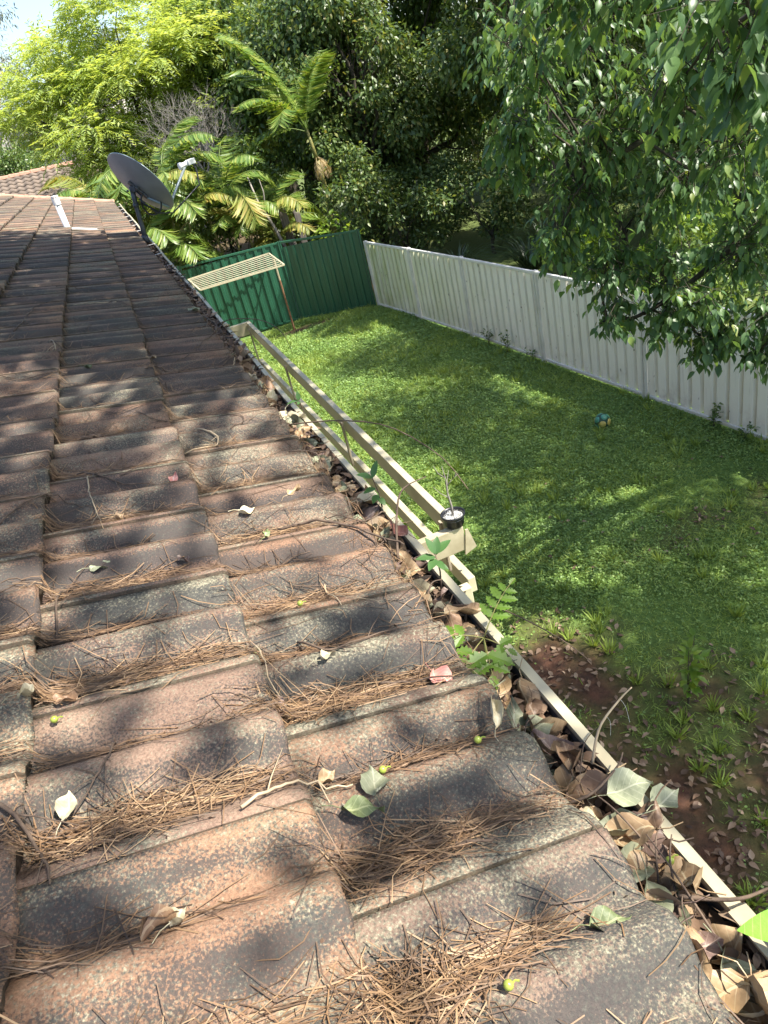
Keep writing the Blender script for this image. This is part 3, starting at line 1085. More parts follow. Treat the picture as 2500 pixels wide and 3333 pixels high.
# ------------------------------------------------------------------ satellite dish
DB = Vector((.34, 8.66, 3.69))
dish = empty('satellite_dish', DB)
tag(dish, 'grey satellite dish on a dark pole at the roof edge', 'satellite dish')
dn = Vector((0.7614, 0.4016, 0.5089)).normalized()
dmaj = Vector((0.579, -0.0681, -0.8125))
dmaj = (dmaj - dn * dmaj.dot(dn)).normalized()
dmin = dn.cross(dmaj).normalized()
dc = Vector((.50, 8.66, 4.235)) - DB
mb = MB()
NR, NA = 7, 40
RA, RB, DP = .375, .335, .075
for side in (0, 1):
    n0 = len(mb.v)
    for i in range(NR + 1):
        rr = i / NR
        for k in range(NA):
            aa = 2 * math.pi * k / NA
            p = dc + dmaj * (RA * rr * math.cos(aa)) + dmin * (RB * rr * math.sin(aa)) + dn * (DP * (rr * rr - 1) - (0.004 if side else 0))
            mb.v.append(tuple(p))
    for i in range(NR):
        for k in range(NA):
            k2 = (k + 1) % NA
            q = (n0 + i * NA + k, n0 + i * NA + k2, n0 + (i + 1) * NA + k2, n0 + (i + 1) * NA + k)
            mb.f.append(q if side == 0 else tuple(reversed(q)))
            mb.mi.append(0)
refl = mb.build('reflector', M['dish'], dish, True)
mb = MB()
rim = [dc + dmaj * (RA * math.cos(t)) + dmin * (RB * math.sin(t)) for t in np.linspace(0, 2 * math.pi, 41)]
mb.tube(rim, .006, 6, False)
mb.build('rim', M['steel'], refl, True)
top = Vector((.05, .0, .53))
mb = MB()
mb.tube([(0, 0, -.02), (.012, 0, .14), (.035, 0, .40), top], .026, 12)
mb.tube([(0, 0, -.03), (.004, 0, .05)], .036, 12)
mb.tube([(.025, 0, .33), (.031, 0, .37)], .03, 12)
mb.build('pole', M['grey_dark'], dish, True)
mb = MB()
back = dc - dn * (DP + .004)
mb.beam(top + Vector((0, 0, -.07)), top + Vector((.0, 0, .03)), .07, .08)
mb.beam(top + Vector((0, 0, -.02)), back - dn * .01, .07, .055)
mb.beam(back - dmaj * .10 - dn * .012, back + dmaj * .13 - dn * .012, .05, .02, 0, dn)
mb.beam(back - dmin * .06 - dn * .022, back + dmin * .06 - dn * .022, .03, .03, 0, dn)
for s in (-.05, .05):
    mb.tube([top + Vector((s, -.05, -.03)), top + Vector((s, .05, -.03))], .012, 6)
bevel(mb.build('bracket', M['grey_dark'], dish), .004)
low = dc + dmaj * RA * 0.93 + dn * 0.0
lnb = Vector((1.02, 8.80, 4.285)) - DB
mb = MB()
mb.tube([low - dmaj * .22 - dn * .09, low - dn * .02, low + (lnb - low) * .06, lnb - (lnb - low).normalized() * .02], .014, 8)
mb.build('feed_arm', M['steel'], dish, True)
mb = MB()
ld = (dc - lnb).normalized()
mb.tube([lnb - ld * .02, lnb + ld * .05, lnb + ld * .052, lnb + ld * .085], [.026, .026, .036, .036], 14)
Mx = Matrix((ld, ld.cross(Vector((0, 0, 1))).normalized(), ld.cross(Vector((0, 0, 1))).cross(ld).normalized())).transposed().to_4x4()
Mx.translation = lnb
mb.box((-.10, -.042, -.022), (-.015, .042, .03), 0, Mx)
bevel(mb.build('receiver', M['white_plastic'], dish), .006)
mb = MB()
cb = [lnb - ld * .06, lnb + Vector((.09, 0, -.06)), lnb + Vector((.07, -.02, -.22)), low + Vector((.14, -.03, .0)), low + Vector((.0, -.06, -.07)), low + Vector((-.16, -.07, -.03)), back + Vector((-.02, -.06, -.10))]
mb.tube(cb, .009, 6)
lp = [top + Vector((.03, -.05, -.05))] + [top + Vector((.135 + .10 * math.cos(t), -.06 - .01 * math.sin(3 * t), -.19 + .12 * math.sin(t))) for t in np.linspace(2.4, 9.2, 26)] + [low + Vector((-.12, -.06, -.04))]
mb.tube(lp, .009, 6)
mb.build('cable', M['black_plastic'], dish, True)

# ------------------------------------------------------------------ vent pipe
VB = Vector((-.40, 9.43, 3.86))
vp = empty('vent_pipe', VB)
tag(vp, 'white plastic vent pipe with slotted cap standing on the roof tiles', 'pipe')
mb = MB()
mb.lathe([(.033, -.06), (.033, .40), (0, .40)], (0, 0, 0), 18)
mb.build('shaft', M['white_plastic'], vp, True)
mb = MB()
mb.lathe([(.040, .34), (.042, .345), (.042, .40), (.036, .402)], (0, 0, 0), 18)
for k in range(8):
    aa = 2 * math.pi * k / 8
    Mx = Matrix.Rotation(aa, 4, 'Z')
    mb.box((.030, -.009, .402), (.040, .009, .425), 0, Mx)
mb.lathe([(.042, .425), (.042, .437), (0, .441)], (0, 0, 0), 18)
mb.lathe([(0, .425), (.042, .425)], (0, 0, 0), 18)
mb.build('cap', M['white_plastic'], vp)
mb = MB()
mb.lathe([(.046, -.06), (.046, .03), (.040, .034), (.040, .05), (.034, .052)], (0, 0, 0), 18)
mb.build('collar', M['white_plastic'], vp, True)
fl = []
mb = MB()
for i, s in enumerate(np.linspace(0.36, 0.74, 7)):
    for y in (9.33, 9.42):
        p = np.array(rp(s, y, 0)) * 0 + P0 + s * TV + np.array([0, y, 0]) + NV * (.058 + .01 * (i in (0, 6)) * -1)
        mb.v.append(tuple(p - np.array(VB)))
for i in range(6):
    mb.f.append((2 * i, 2 * i + 1, 2 * i + 3, 2 * i + 2))
    mb.mi.append(0)
fo = mb.build('flashing', M['lead'], vp)
sm = fo.modifiers.new('solid', 'SOLIDIFY')
sm.thickness = .012

# ------------------------------------------------------------------ clothesline
CL = Vector((2.2, 16.6, 0))
cl = empty('clothesline', CL)
tag(cl, 'cream fold-down clothesline with parallel wires in front of the green fence', 'clothesline')
zc = 1.74
c4 = [Vector((1.26, 17.45, zc)), Vector((1.30, 15.85, zc)), Vector((3.14, 15.78, zc)), Vector((3.24, 17.68, zc))]
mb = MB()
for i in range(4):
    mb.beam(c4[i] - CL, c4[(i + 1) % 4] - CL, .030, .030)
mb.build('frame', M['cream'], cl)
for i in range(1, 8):
    t = i / 8
    a = c4[0].lerp(c4[1], t) - CL
    b = c4[3].lerp(c4[2], t) - CL
    mb = MB()
    mb.tube([a, (a + b) / 2 + Vector((0, 0, -.012)), b], .008, 5)
    mb.build('wire', M['cream'], cl)
mb = MB()
mb.tube([Vector((3.22, 17.11, -.05)) - CL, Vector((3.21, 17.11, 1.2)) - CL], .022, 8)
mb.build('post', mat_plain('rusty_post', (.16, .07, .035), (.28, .15, .08), 12, .8), cl)
mb = MB()
mb.tube([Vector((3.21, 17.11, 1.2)) - CL, Vector((3.21, 17.11, 1.72)) - CL], .022, 8)
mb.build('post_sleeve', M['cream_old'], cl)
mb = MB()
mb.tube([Vector((1.28, 17.0, -.05)) - CL, Vector((1.28, 17.0, 1.72)) - CL], .022, 8)
mb.build('post', M['cream_old'], cl)

# ------------------------------------------------------------------ ball on the lawn
BL = Vector((5.12, 7.63, .135))
ball = empty('ball', (BL.x, BL.y, 0))
ball.scale = (.78, .78, .78)
tag(ball, 'green and yellow panelled ball resting on the lawn near the white fence', 'ball')
phi = (1 + 5 ** .5) / 2
ico = [Vector(v).normalized() for v in [(-1, phi, 0), (1, phi, 0), (-1, -phi, 0), (1, -phi, 0), (0, -1, phi), (0, 1, phi), (0, -1, -phi), (0, 1, -phi), (phi, 0, -1), (phi, 0, 1), (-phi, 0, -1), (-phi, 0, 1)]]
mb = MB()
for i in range(13):
    for k in range(20):
        th0, ph0 = math.pi * i / 12, 2 * math.pi * k / 20
        mb.v.append((.132 * math.sin(th0) * math.cos(ph0), .132 * math.sin(th0) * math.sin(ph0), BL.z + .132 * math.cos(th0)))
for i in range(12):
    for k in range(20):
        mb.f.append((i * 20 + k, (i + 1) * 20 + k, (i + 1) * 20 + (k + 1) % 20, i * 20 + (k + 1) % 20))
        mb.mi.append(0)
mb.build('bladder', M['ball_seam'], ball, True)
for j, c in enumerate(ico):
    s = c.orthogonal().normalized()
    t = c.cross(s)
    mb = MB()
    rings = [0.0, .20, .38, .46]
    for q, aa in enumerate(rings):
        for k in range(10):
            pp = 2 * math.pi * k / 10
            rr = .138 if q < 3 else .131
            p = (c * math.cos(aa) + (s * math.cos(pp) + t * math.sin(pp)) * math.sin(aa)) * rr
            mb.v.append((p.x, p.y, p.z + BL.z))
    for q in range(3):
        for k in range(10):
            mb.f.append((q * 10 + k, (q + 1) * 10 + k, (q + 1) * 10 + (k + 1) % 10, q * 10 + (k + 1) % 10))
            mb.mi.append(0)
    green = c.z > 0.3 or c.x < -0.7
    mb.build('panel', M['ball_green'] if green else M['ball_yellow'], ball, True)

# ------------------------------------------------------------------ neighbour's roof far left
nb = empty('neighbour_house', (-3.6, 34.0, 0))
tag(nb, 'weathered brown tiled roof of the neighbouring house behind the palms', 'house')
NO = Vector((-3.6, 34.0, 0))
nu_ = 1
n_t = Vector((0, math.cos(.42), math.sin(.42)))
n_x = Vector((1, -.02, -.03)).normalized()
n_n = n_x.cross(n_t).normalized()
nmb = MB()
for j in range(2):
    for i in range(9):
        u = i / 8
        z = .03 * math.sin(u * 2 * math.pi) + (.05 if j == 0 else 0)
        nmb.v.append(tuple(n_x * (.30 * u) + n_t * (.37 * j) + n_n * z))
for i in range(9):
    nmb.v.append(tuple(n_x * (.30 * i / 8) + n_n * (.03 * math.sin(i / 8 * 2 * math.pi) + .01)))
for i in range(8):
    nmb.f.append((i, i + 1, 9 + i + 1, 9 + i))
    nmb.f.append((18 + i, 18 + i + 1, i + 1, i))
    nmb.mi += [0, 0]
nt_me = nmb.mesh('tile', M['neigh_tile'], True)
nb_base = Vector((-4.7, 32.75, 3.48)) - NO
mb = MB()
mb.face([nb_base - n_x * 2 - n_t * .3, nb_base + n_x * 5.0 - n_t * .3, nb_base + n_x * 4.2 + n_t * 2.6, nb_base - n_x * 2 + n_t * 2.6])
tp = nb_base + n_t * 2.6
mb.face([tp - n_x * 2, tp + n_x * 4.2, tp + n_x * 5.2 + Vector((0, 3, -1.4)), tp - n_x * 2 + Vector((0, 3, -1.4))])
nroof = mb.build('roof', M['neigh_tile'], nb)
for j in range(8):
    for i in range(15):
        if i * .3 > 4.6 - j * .10:
            continue
        o = link(bpy.data.objects.new('tile', nt_me), nroof)
        o.location = nb_base + n_x * (i * .30) + n_t * (j * .32) + n_n * .02
for i in range(11):
    mb = MB()
    a = tp + n_x * (-.2 + i * .42) + n_n * .01
    mb.tube([a, a + n_x * .03, a + n_x * .45], [.11, .12, .10], 8)
    mb.build('ridge_cap', M['cap'], nroof)
mb = MB()
mb.box((-2.6, -1.2, 0), (3.6, 4.0, 3.3))
mb.build('wall', M['brick'], nb)

# ================================================================== DEBRIS ON ROOF AND IN GUTTER
nrs = np.random.RandomState(21)


def needle_batch(cs, cy, n, spread_s, spread_y, length, hmax, ang=0.35, bright=(0.25, 1.0)):
    """needles lying along the slope round (cs,cy)"""
    s = cs + nrs.normal(size=n) * spread_s
    y = cy + nrs.normal(size=n) * spread_y
    L = length * (0.5 + 0.8 * nrs.rand(n))
    a = nrs.normal(size=n) * ang
    wide = nrs.rand(n) < 0.12
    a = np.where(wide, nrs.rand(n) * math.pi, a)
    curv = nrs.normal(size=n) * 0.5
    pts = []
    for t in (-.5, -.17, .17, .5):
        aa = a + curv * t
        ps = s + np.cos(aa) * L * t
        py = y + np.sin(aa) * L * t
        pts.append(np.stack([ps, py], -1))
    pts = np.stack(pts, 1)                                  # n,4,2
    ss = np.clip(pts[..., 0], -0.03, 4)
    base = roof_h(ss, pts[..., 1])
    lift = hmax * nrs.rand(n) ** 1.5
    hh = base + 0.0015 + lift[:, None] * (1 - 0.5 * np.abs(np.array([-1, -.3, .3, 1]))[None])
    # a needle does not follow every bump: blend to its own straight line
    lin = np.linspace(0, 1, 4)[None]
    straight = hh[:, :1] * (1 - lin) + hh[:, -1:] * lin
    hh = np.maximum(hh, straight * 0.45 + hh * 0.55)
    tip = (nrs.rand(n) < 0.04) * nrs.rand(n) * 0.02
    hh[:, -1] += tip
    P = P0 + ss[..., None] * TV + hh[..., None] * NV + pts[..., 1][..., None] * np.array([0, 1, 0])
    d = np.gradient(P, axis=1)
    sd_ = unit(np.cross(d, NV + rand_dir(n, nrs)[:, None] * 0.5))
    w = 0.00062 * (0.7 + 0.7 * nrs.rand(n))[:, None, None]
    A, B = P + sd_ * w, P - sd_ * w
    V = np.stack([A, B], 2).reshape(-1, 3)                  # per needle 8 verts
    f = []
    for j in range(3):
        f.append([2 * j, 2 * j + 1, 2 * j + 3, 2 * j + 2])
    F = (np.arange(n)[:, None, None] * 8 + np.array(f)[None]).reshape(-1, 4)
    r = bright[0] + (bright[1] - bright[0]) * nrs.rand(n)
    return V, F, np.repeat(r, 8)


batches = []
for k in range(0, 4):
    off = Y_OFF[k % 2]
    for i in range(0, 40):
        y = off + i * W
        if y < 0.05 or y > 7.5:
            continue
        near = max(0.10, 1.0 - max(0, y - 1.6) / 4.5)
        top_s = (k + 1) * GA
        # pan valley beside the joint, heaped against the course above
        amt = nrs.rand() ** 0.8
        nn = int((380 * amt + 40) * near)
        batches.append(needle_batch(top_s - .06 - .05 * nrs.rand(), y + .22 * W, nn, .055, .020, .085, .016, .45))
        batches.append(needle_batch(top_s - .15 - .07 * nrs.rand(), y + .26 * W, int(nn * .55), .075, .012, .105, .008, .20))
        if nrs.rand() < .8:
            nn2 = int((220 * nrs.rand() + 20) * near)
            batches.append(needle_batch(top_s - .05 - .16 * nrs.rand(), y + .69 * W, nn2, .07, .010, .09, .007, .22, (0.1, 0.85)))
batches.append(needle_batch(.300, .400, 380, .036, .022, .065, .020, .9, (.35, 1.0)))
batches.append(needle_batch(.210, .425, 120, .05, .012, .10, .008, .2, (.3, 1.0)))
# loose ones everywhere
batches.append(needle_batch(0.35, 1.3, 170, .30, .6, .09, .004, .5, (0.2, 0.9)))
batches.append(needle_batch(0.15, 3.0, 260, .13, 1.3, .10, .006, .5, (0.1, 0.8)))
batches.append(needle_batch(0.02, 1.9, 420, .03, .8, .09, .012, .8, (0.1, 0.9)))
batches.append(needle_batch(0.0, 4.5, 260, .03, 1.2, .09, .012, .8, (0.05, 0.7)))
V, F, r = join(batches)
nd_o = np_obj('pine_needles', V, F, M['needle'], None, False, r)
tag(nd_o, 'rust brown pine needles heaped in the valleys of the roof tiles', 'pine needles', None, 'stuff')

# fine dirt crumbs in the valleys
crs = np.random.RandomState(31)
n = 7000
cs = crs.rand(n) * 1.3
cyv = 0.3 + 5.0 * crs.rand(n) ** 1.5
kk = np.floor(cs / GA).astype(int)
offk = np.where(kk % 2 == 0, Y_OFF[0], Y_OFF[1])
cyv = offk + np.round((cyv - offk) / W) * W + W * np.where(crs.rand(n) < .65, .22 + .07 * crs.normal(size=n), .70 + .03 * crs.normal(size=n))
P = roof_pt(cs, cyv, .002)
V, F, r = scatter(T_RHOMB, P, rand_dir(n, crs), rand_dir(n, crs), .004 + .007 * crs.rand(n) ** 2, crs)
cr_o = np_obj('roof_crumbs', V, F, M['litter'], None, False, r * .7)
tag(cr_o, 'brown crumbs of bark and leaf scattered in the tile valleys', 'debris', None, 'stuff')


# ---- single leaves
def dead_leaf_mesh(seed, mat, length=.058, width=.030, curl=.5, roll=.5, lobes=0.06, stalk=True):
    rs = np.random.RandomState(seed)
    nu, nv = 9, 7
    V, F = [], []
    bend, tw = rs.normal() * .5, rs.normal() * .6
    wav = rs.rand() * 6
    for i in range(nu):
        t = i / (nu - 1)
        wd = width * (math.sin(math.pi * min(1, t * 1.02) ** 0.80) ** 0.75 if 0 < t < 1 else 0.02)
        wd *= 1 + lobes * math.sin(i * 2.3 + wav)
        for j in range(nv):
            q = (j - (nv - 1) / 2) / ((nv - 1) / 2)
            a = q * (roll + .25 * math.sin(t * 5 + wav)) * 1.5
            y = wd * (math.sin(a) / max(abs(a), 1e-3) * abs(a) / 1.0 * (1 if a >= 0 else -1) * 0 + q * math.cos(a * .7))
            z = wd * abs(q) ** 1.3 * (roll * 1.1) + .006 * math.sin(t * 7 + q * 2 + wav)
            z += curl * length * (t - .5) ** 2 * 1.6
            y += tw * .012 * (t - .5) * z / .01 * .3
            V.append((t * length, y + bend * length * (t - .5) ** 2 * .5, z))
    for i in range(nu - 1):
        for j in range(nv - 1):
            a = i * nv + j
            F.append((a, a + nv, a + nv + 1, a + 1))
    if stalk:
        n0 = len(V)
        z0 = V[nv // 2][2]
        y0_ = V[nv // 2][1]
        sw = .0007
        pts = [(0, y0_, z0), (-.012, y0_ + .002, z0 + .002), (-.026, y0_ + rs.normal() * .004, z0 + .001)]
        for x, y, z in pts:
            V += [(x, y - sw, z), (x, y + sw, z), (x, y, z + sw * 1.6)]
        for i in range(2):
            for j in range(3):
                a, b = n0 + i * 3 + j, n0 + i * 3 + (j + 1) % 3
                F.append((a, b, b + 3, a + 3))
    me = bpy.data.meshes.new('dead_leaf')
    me.from_pydata(V, [], F)
    me.materials.append(mat)
    me.polygons.foreach_set('use_smooth', [True] * len(F))
    me.update()
    return me


def place_leaf(me, loc, rot, scale, label, group=None, name='dead_leaf', cat='leaf'):
    o = link(bpy.data.objects.new(name, me))
    o.location = loc
    o.rotation_euler = rot
    o.scale = (scale,) * 3
    tag(o, label, cat, group)
    return o


PITCH = TH        # tilt of things lying on the slope: rotate about Y by +TH (x axis points downhill)
leaf_kinds = [('tan', 7, 'pale tan dry leaf lying in the clogged gutter', 'tan leaves in the gutter'),
              ('brown', 3, 'dark brown dry leaf lying in the clogged gutter', 'brown leaves in the gutter'),
              ('purple', 2, 'dusky purple-brown dry leaf lying in the clogged gutter', 'purplish leaves in the gutter'),
              ('sage', 2, 'grey-green withered leaf lying in the clogged gutter', 'grey-green leaves in the gutter'),
              ('cream', 3, 'pale cream dry leaf lying in the clogged gutter', 'cream leaves in the gutter')]
lrs = np.random.RandomState(77)
kind_meshes = []
sd0 = 1
for kname, wgt, lab, grp in leaf_kinds:
    ms = [dead_leaf_mesh(sd0 + q, DL[kname], .052 + .014 * lrs.rand(), .0175 + .006 * lrs.rand(), .1 + .6 * lrs.rand(), .25 + .75 * lrs.rand()) for q in range(4)]
    sd0 += 10
    kind_meshes.append((ms, wgt, lab, grp))
wts = np.array([k[1] for k in kind_meshes], float)
wts /= wts.sum()
NL = 285
for i in range(NL):
    y = 0.22 + 3.3 * (i / NL) ** 1.35 + lrs.normal() * .02
    x = .262 + .108 * lrs.rand()
    z = 3.652 + .030 * lrs.rand()
    ki = lrs.choice(len(kind_meshes), p=wts)
    ms, _, lab, grp = kind_meshes[ki]
    flip = math.pi if lrs.rand() < .35 else 0
    wh = ('at the near end', 'beside the draped grey-green leaf', 'by the pinnate seedling', 'below the potted stick', 'along the sunlit stretch past the pot', 'on the shaded stretch by the frame')[int(np.searchsorted([.5, .78, 1.12, 1.55, 2.3], y))]
    base_c = lab.split(' lying')[0]
    rot = Matrix.Rotation(lrs.rand() * 6.28, 3, 'Z') @ Matrix.Rotation(lrs.normal() * .34, 3, 'Y') @ Matrix.Rotation(flip + lrs.normal() * .42, 3, 'X')
    scl = .95 + .5 * lrs.rand()
    cen = Vector((x, y, z)) - rot @ Vector((.030 * scl, 0, .004))
    o = place_leaf(ms[lrs.randint(4)], cen, rot.to_euler(), scl, base_c + ' in the gutter litter ' + wh, grp + ' ' + wh)

# farther gutter litter, too small to pick apart
n = 2600
y = 3.2 + 12.6 * lrs.rand(n) ** 1.25
dens = lrs.rand(n) < np.clip(1.35 - (y - 3) / 9.5, .12, 1)
y = y[dens]
n = len(y)
x = .266 + .118 * lrs.rand(n)
z = 3.63 + .035 * lrs.rand(n) + np.where(y < 9, .008, -.03)
V, F, r = scatter(T_RHOMB, np.stack([x, y, z], -1), rand_dir(n, lrs) * np.array([1, 1, .35]), rand_dir(n, lrs) * .5 + np.array([0, 0, 1]), .05 * (.7 + .5 * lrs.rand(n)), lrs)
o = np_obj('gutter_litter', V, F, M['litter'], None, False, r)
tag(o, 'dry leaf litter filling the far stretch of the gutter', 'leaf litter', None, 'stuff')
n = 2400
y = .1 + 4.0 * lrs.rand(n) ** 1.2
x = .25 + .135 * lrs.rand(n)
z = 3.642 + .022 * lrs.rand(n)
V, F, r = scatter(T_LEAF, np.stack([x, y, z], -1), rand_dir(n, lrs) * np.array([1, 1, .4]), rand_dir(n, lrs) * .6 + np.array([0, 0, 1]), .030 * (.5 + .8 * lrs.rand(n)), lrs)
o = np_obj('leaf_fragments', V, F, M['litter'], None, False, r * .8)
tag(o, 'broken leaf fragments packed between the leaves in the near gutter', 'leaf litter', None, 'stuff')
# mulch bed under the leaves
mb = MB()
my = np.linspace(-1.9, 10.5, 160)
for y in my:
    for q, x in enumerate((.263, .30, .34, .385)):
        mb.v.append((x, y, 3.640 + .010 * math.sin(y * 13 + q * 2) + .006 * math.sin(y * 37 + q) - .05 * max(0, (y - 8.5) / 2)))
for i in range(len(my) - 1):
    for q in range(3):
        mb.f.append((i * 4 + q, i * 4 + q + 1, (i + 1) * 4 + q + 1, (i + 1) * 4 + q))
        mb.mi.append(0)
o = mb.build('gutter_mulch', M['mulch'], None, True)
tag(o, 'dark rotted mulch under the leaves in the gutter', 'mulch', None, 'stuff')

# leaves that stand out one by one on the roof (slope distance, Y)
def roof_leaf(kname, seed, s, Y, rz, label, L=.055, Wd=.02, curl=.2, roll=.3, lift=.006, flip=0.0, tilt=0.0, sc=1.0):
    me = dead_leaf_mesh(seed, DL[kname], L, Wd, curl, roll)
    p = rp(s, Y, lift)
    o = place_leaf(me, p, (0, 0, 0), sc, label)
    o.rotation_euler = (Matrix.Rotation(TH, 3, 'Y') @ Matrix.Rotation(rz, 3, 'Z') @ Matrix.Rotation(tilt, 3, 'Y') @ Matrix.Rotation(flip, 3, 'X')).to_euler()
    return o


roof_leaf('pink', 301, .075, .875, -1.2, 'rosy pink fallen leaf on pine needles near the gutter', .05, .021, .1, .25, .016)
roof_leaf('sage', 302, .255, .652, 1.4, 'rounded grey-green fallen leaf beside a twig on the lower course', .046, .020, .1, .2, .012)
roof_leaf('green', 303, .305, .650, -.35, 'pointed olive green fallen leaf next to the rounded leaf and twig', .056, .014, .15, .3, .012)
roof_leaf('cream', 304, .050, .700, 1.25, 'pale cream folded leaf standing near the tile edge', .052, .018, .1, .9, .016, 0.0, -.35)
roof_leaf('green', 305, .095, .404, -.1, 'olive leaf with a torn tip lying on the lowest tile', .052, .017, .08, .15, .006)
roof_leaf('brown', 306, .560, .545, .35, 'curled brown leaf roll lying in a tile valley at the bottom', .045, .016, .1, 1.6, .006)
roof_leaf('cream', 307, .530, .545, .8, 'small pale curled leaf beside the brown leaf roll', .026, .010, .5, .9, .006)
roof_leaf('sage', 308, .60, 1.385, .3, 'whitish leaf lying flat in a tile valley on the left', .042, .014, .1, .2, .008)
roof_leaf('green', 309, .335, 1.02, 1.5, 'yellowish green leaf scrap on the edge of the upper course', .034, .009, .3, .5, .012)
roof_leaf('purple', 310, .330, .915, -1.7, 'purplish leaf with pale rim hanging over a tile step', .042, .017, .2, .3, .012, 0.0, .3)
roof_leaf('cream', 311, .246, .955, .2, 'small cream leaf scrap on needles of the lower course', .028, .008, .2, .4, .014)
roof_leaf('cream', 312, .270, 1.555, .2, 'cream leaf on needles beside the long bare twig', .040, .014, .2, .3, .012)
roof_leaf('green', 313, .240, 1.408, 1.0, 'tiny lime green leaf scrap on the needles', .022, .010, .2, .3, .012)
roof_leaf('cream', 314, .640, .755, 1.2, 'upright pale translucent leaf in the needles on the left', .036, .014, .2, .5, .012, 0.0, -.6)
roof_leaf('cream', 315, .700, .955, .6, 'white crumpled leaf on the left tile edge', .026, .012, .6, .8, .006)
roof_leaf('pink', 316, .400, 1.765, 1.0, 'pinkish leaf standing in a heap of grey needles', .034, .012, .3, .4, .012, 0.0, -.5)
roof_leaf('brown', 317, .655, .965, .0, 'dark brown leaf in the shaded corner below the left tile', .034, .013, .2, .5, .008)
roof_leaf('tan', 318, .318, .712, .5, 'pale brown leaf scrap behind the grey twig', .030, .011, .2, .5, .014)
roof_leaf('tan', 319, .545, 1.60, .5, 'orange-brown leaf scrap in needles on the second course', .026, .009, .3, .5, .012)
roof_leaf('purple', 320, .430, 1.37, -.5, 'small mauve leaf on the second course', .026, .009, .2, .4, .012)
roof_leaf('tan', 321, .14, 1.60, .4, 'dry tan leaf propped on twigs above the gutter', .042, .013, .4, .5, .02, 0.0, -.3)
roof_leaf('green', 322, .60, 3.02, .3, 'light green leaf scrap on the sunlit second course', .030, .011, .2, .3, .01)
roof_leaf('tan', 323, .36, 3.15, .3, 'orange leaf lying on a far tile edge', .045, .016, .1, .2, .008)
roof_leaf('sage', 324, .07, 4.10, .4, 'pale grey-green leaf on the far tiles by a looped twig', .07, .03, .2, .3, .012)

# leaves that stand out in the gutter
def gut_leaf(kname, seed, loc, rot, label, L=.06, Wd=.022, curl=.2, roll=.3):
    return place_leaf(dead_leaf_mesh(seed, DL[kname], L, Wd, curl, roll), loc, rot, 1.0, label)


gut_leaf('sage', 401, (.355, .585, 3.685), (.25, -.15, -.35), 'large pale grey-green leaf draped over the gutter lip', .066, .027, .15, .25)
gut_leaf('sage', 402, (.395, .535, 3.682), (.3, .35, .35), 'grey-green leaf overhanging the lawn side of the gutter lip', .058, .020, .2, .35)
gut_leaf('sage', 403, (.318, .742, 3.684), (.1, .05, -.15), 'smooth bluish green leaf on the gutter litter', .05, .021, .05, .12)
gut_leaf('purple', 404, (.290, .372, 3.684), (.15, .1, -.15), 'broad mauve-brown leaf at the near end of the gutter', .062, .022, .15, .25)
gut_leaf('red', 405, (.378, 1.385, 3.688), (.3, -.35, 1.9), 'dark red leaf leaning on the gutter lip', .058, .021, .1, .2)
gut_leaf('tan', 406, (.30, 1.86, 3.682), (.3, -.3, .8), 'sunlit tan leaf on top of the gutter heap', .055, .022, .3, .5)
gut_leaf('cream', 407, (.335, 1.62, 3.684), (.2, .1, .3), 'creamy yellow torn leaf on the gutter heap', .06, .024, .25, .3)

# berries
for s, Y, lab in ((.650, .930, 'green berry in the shaded corner below the left tile'), (.085, .690, 'green berry on a shaded tile near the gutter'), (.230, .690, 'green berry on needles above the two fallen leaves'),
                  (.215, .372, 'yellow-green berry on the sunny needle heap at the bottom'), (.231, 1.128, 'yellow-green berry on needles on the lower course')):
    b = empty('berry', rp(s, Y, .0))
    tag(b, lab, 'berry')
    mb = MB()
    mb.lathe([(0, .001), (.0035, .0022), (.0056, .006), (.0052, .009), (.003, .0115), (0, .0122)], (0, 0, .004), 12)
    mb.build('fruit', M['berry'], b, True)
    mb = MB()
    mb.tube([(.004, 0, .010), (.008, .001, .011), (.012, -.001, .010)], [.0014, .0010, .0012], 5)
    mb.build('stalk', M['berry'], b)
b = empty('berry', (.362, .462, 3.682))
tag(b, 'green berry on the pale leaves in the gutter', 'berry')
mb = MB()
mb.lathe([(0, .001), (.0035, .0022), (.0056, .006), (.0052, .009), (.003, .0115), (0, .0122)], (0, 0, 0), 12)
mb.build('fruit', M['berry'], b, True)
mb = MB()
mb.tube([(.004, 0, .010), (.008, .001, .011), (.012, -.001, .010)], [.0014, .0010, .0012], 5)
mb.build('stalk', M['berry'], b)


# ---- twigs
def smooth_pts(P, n=14):
    P = np.array(P, float)
    t = np.linspace(0, len(P) - 1, n)
    out = []
    for x in t:
        i = min(int(x), len(P) - 2)
        f = x - i
        p0, p1, p2, p3 = P[max(i - 1, 0)], P[i], P[i + 1], P[min(i + 2, len(P) - 1)]
        out.append(0.5 * (2 * p1 + (p2 - p0) * f + (2 * p0 - 5 * p1 + 4 * p2 - p3) * f * f + (3 * p1 - p0 - 3 * p2 + p3) * f ** 3))
    return np.array(out)


twrs = np.random.RandomState(55)


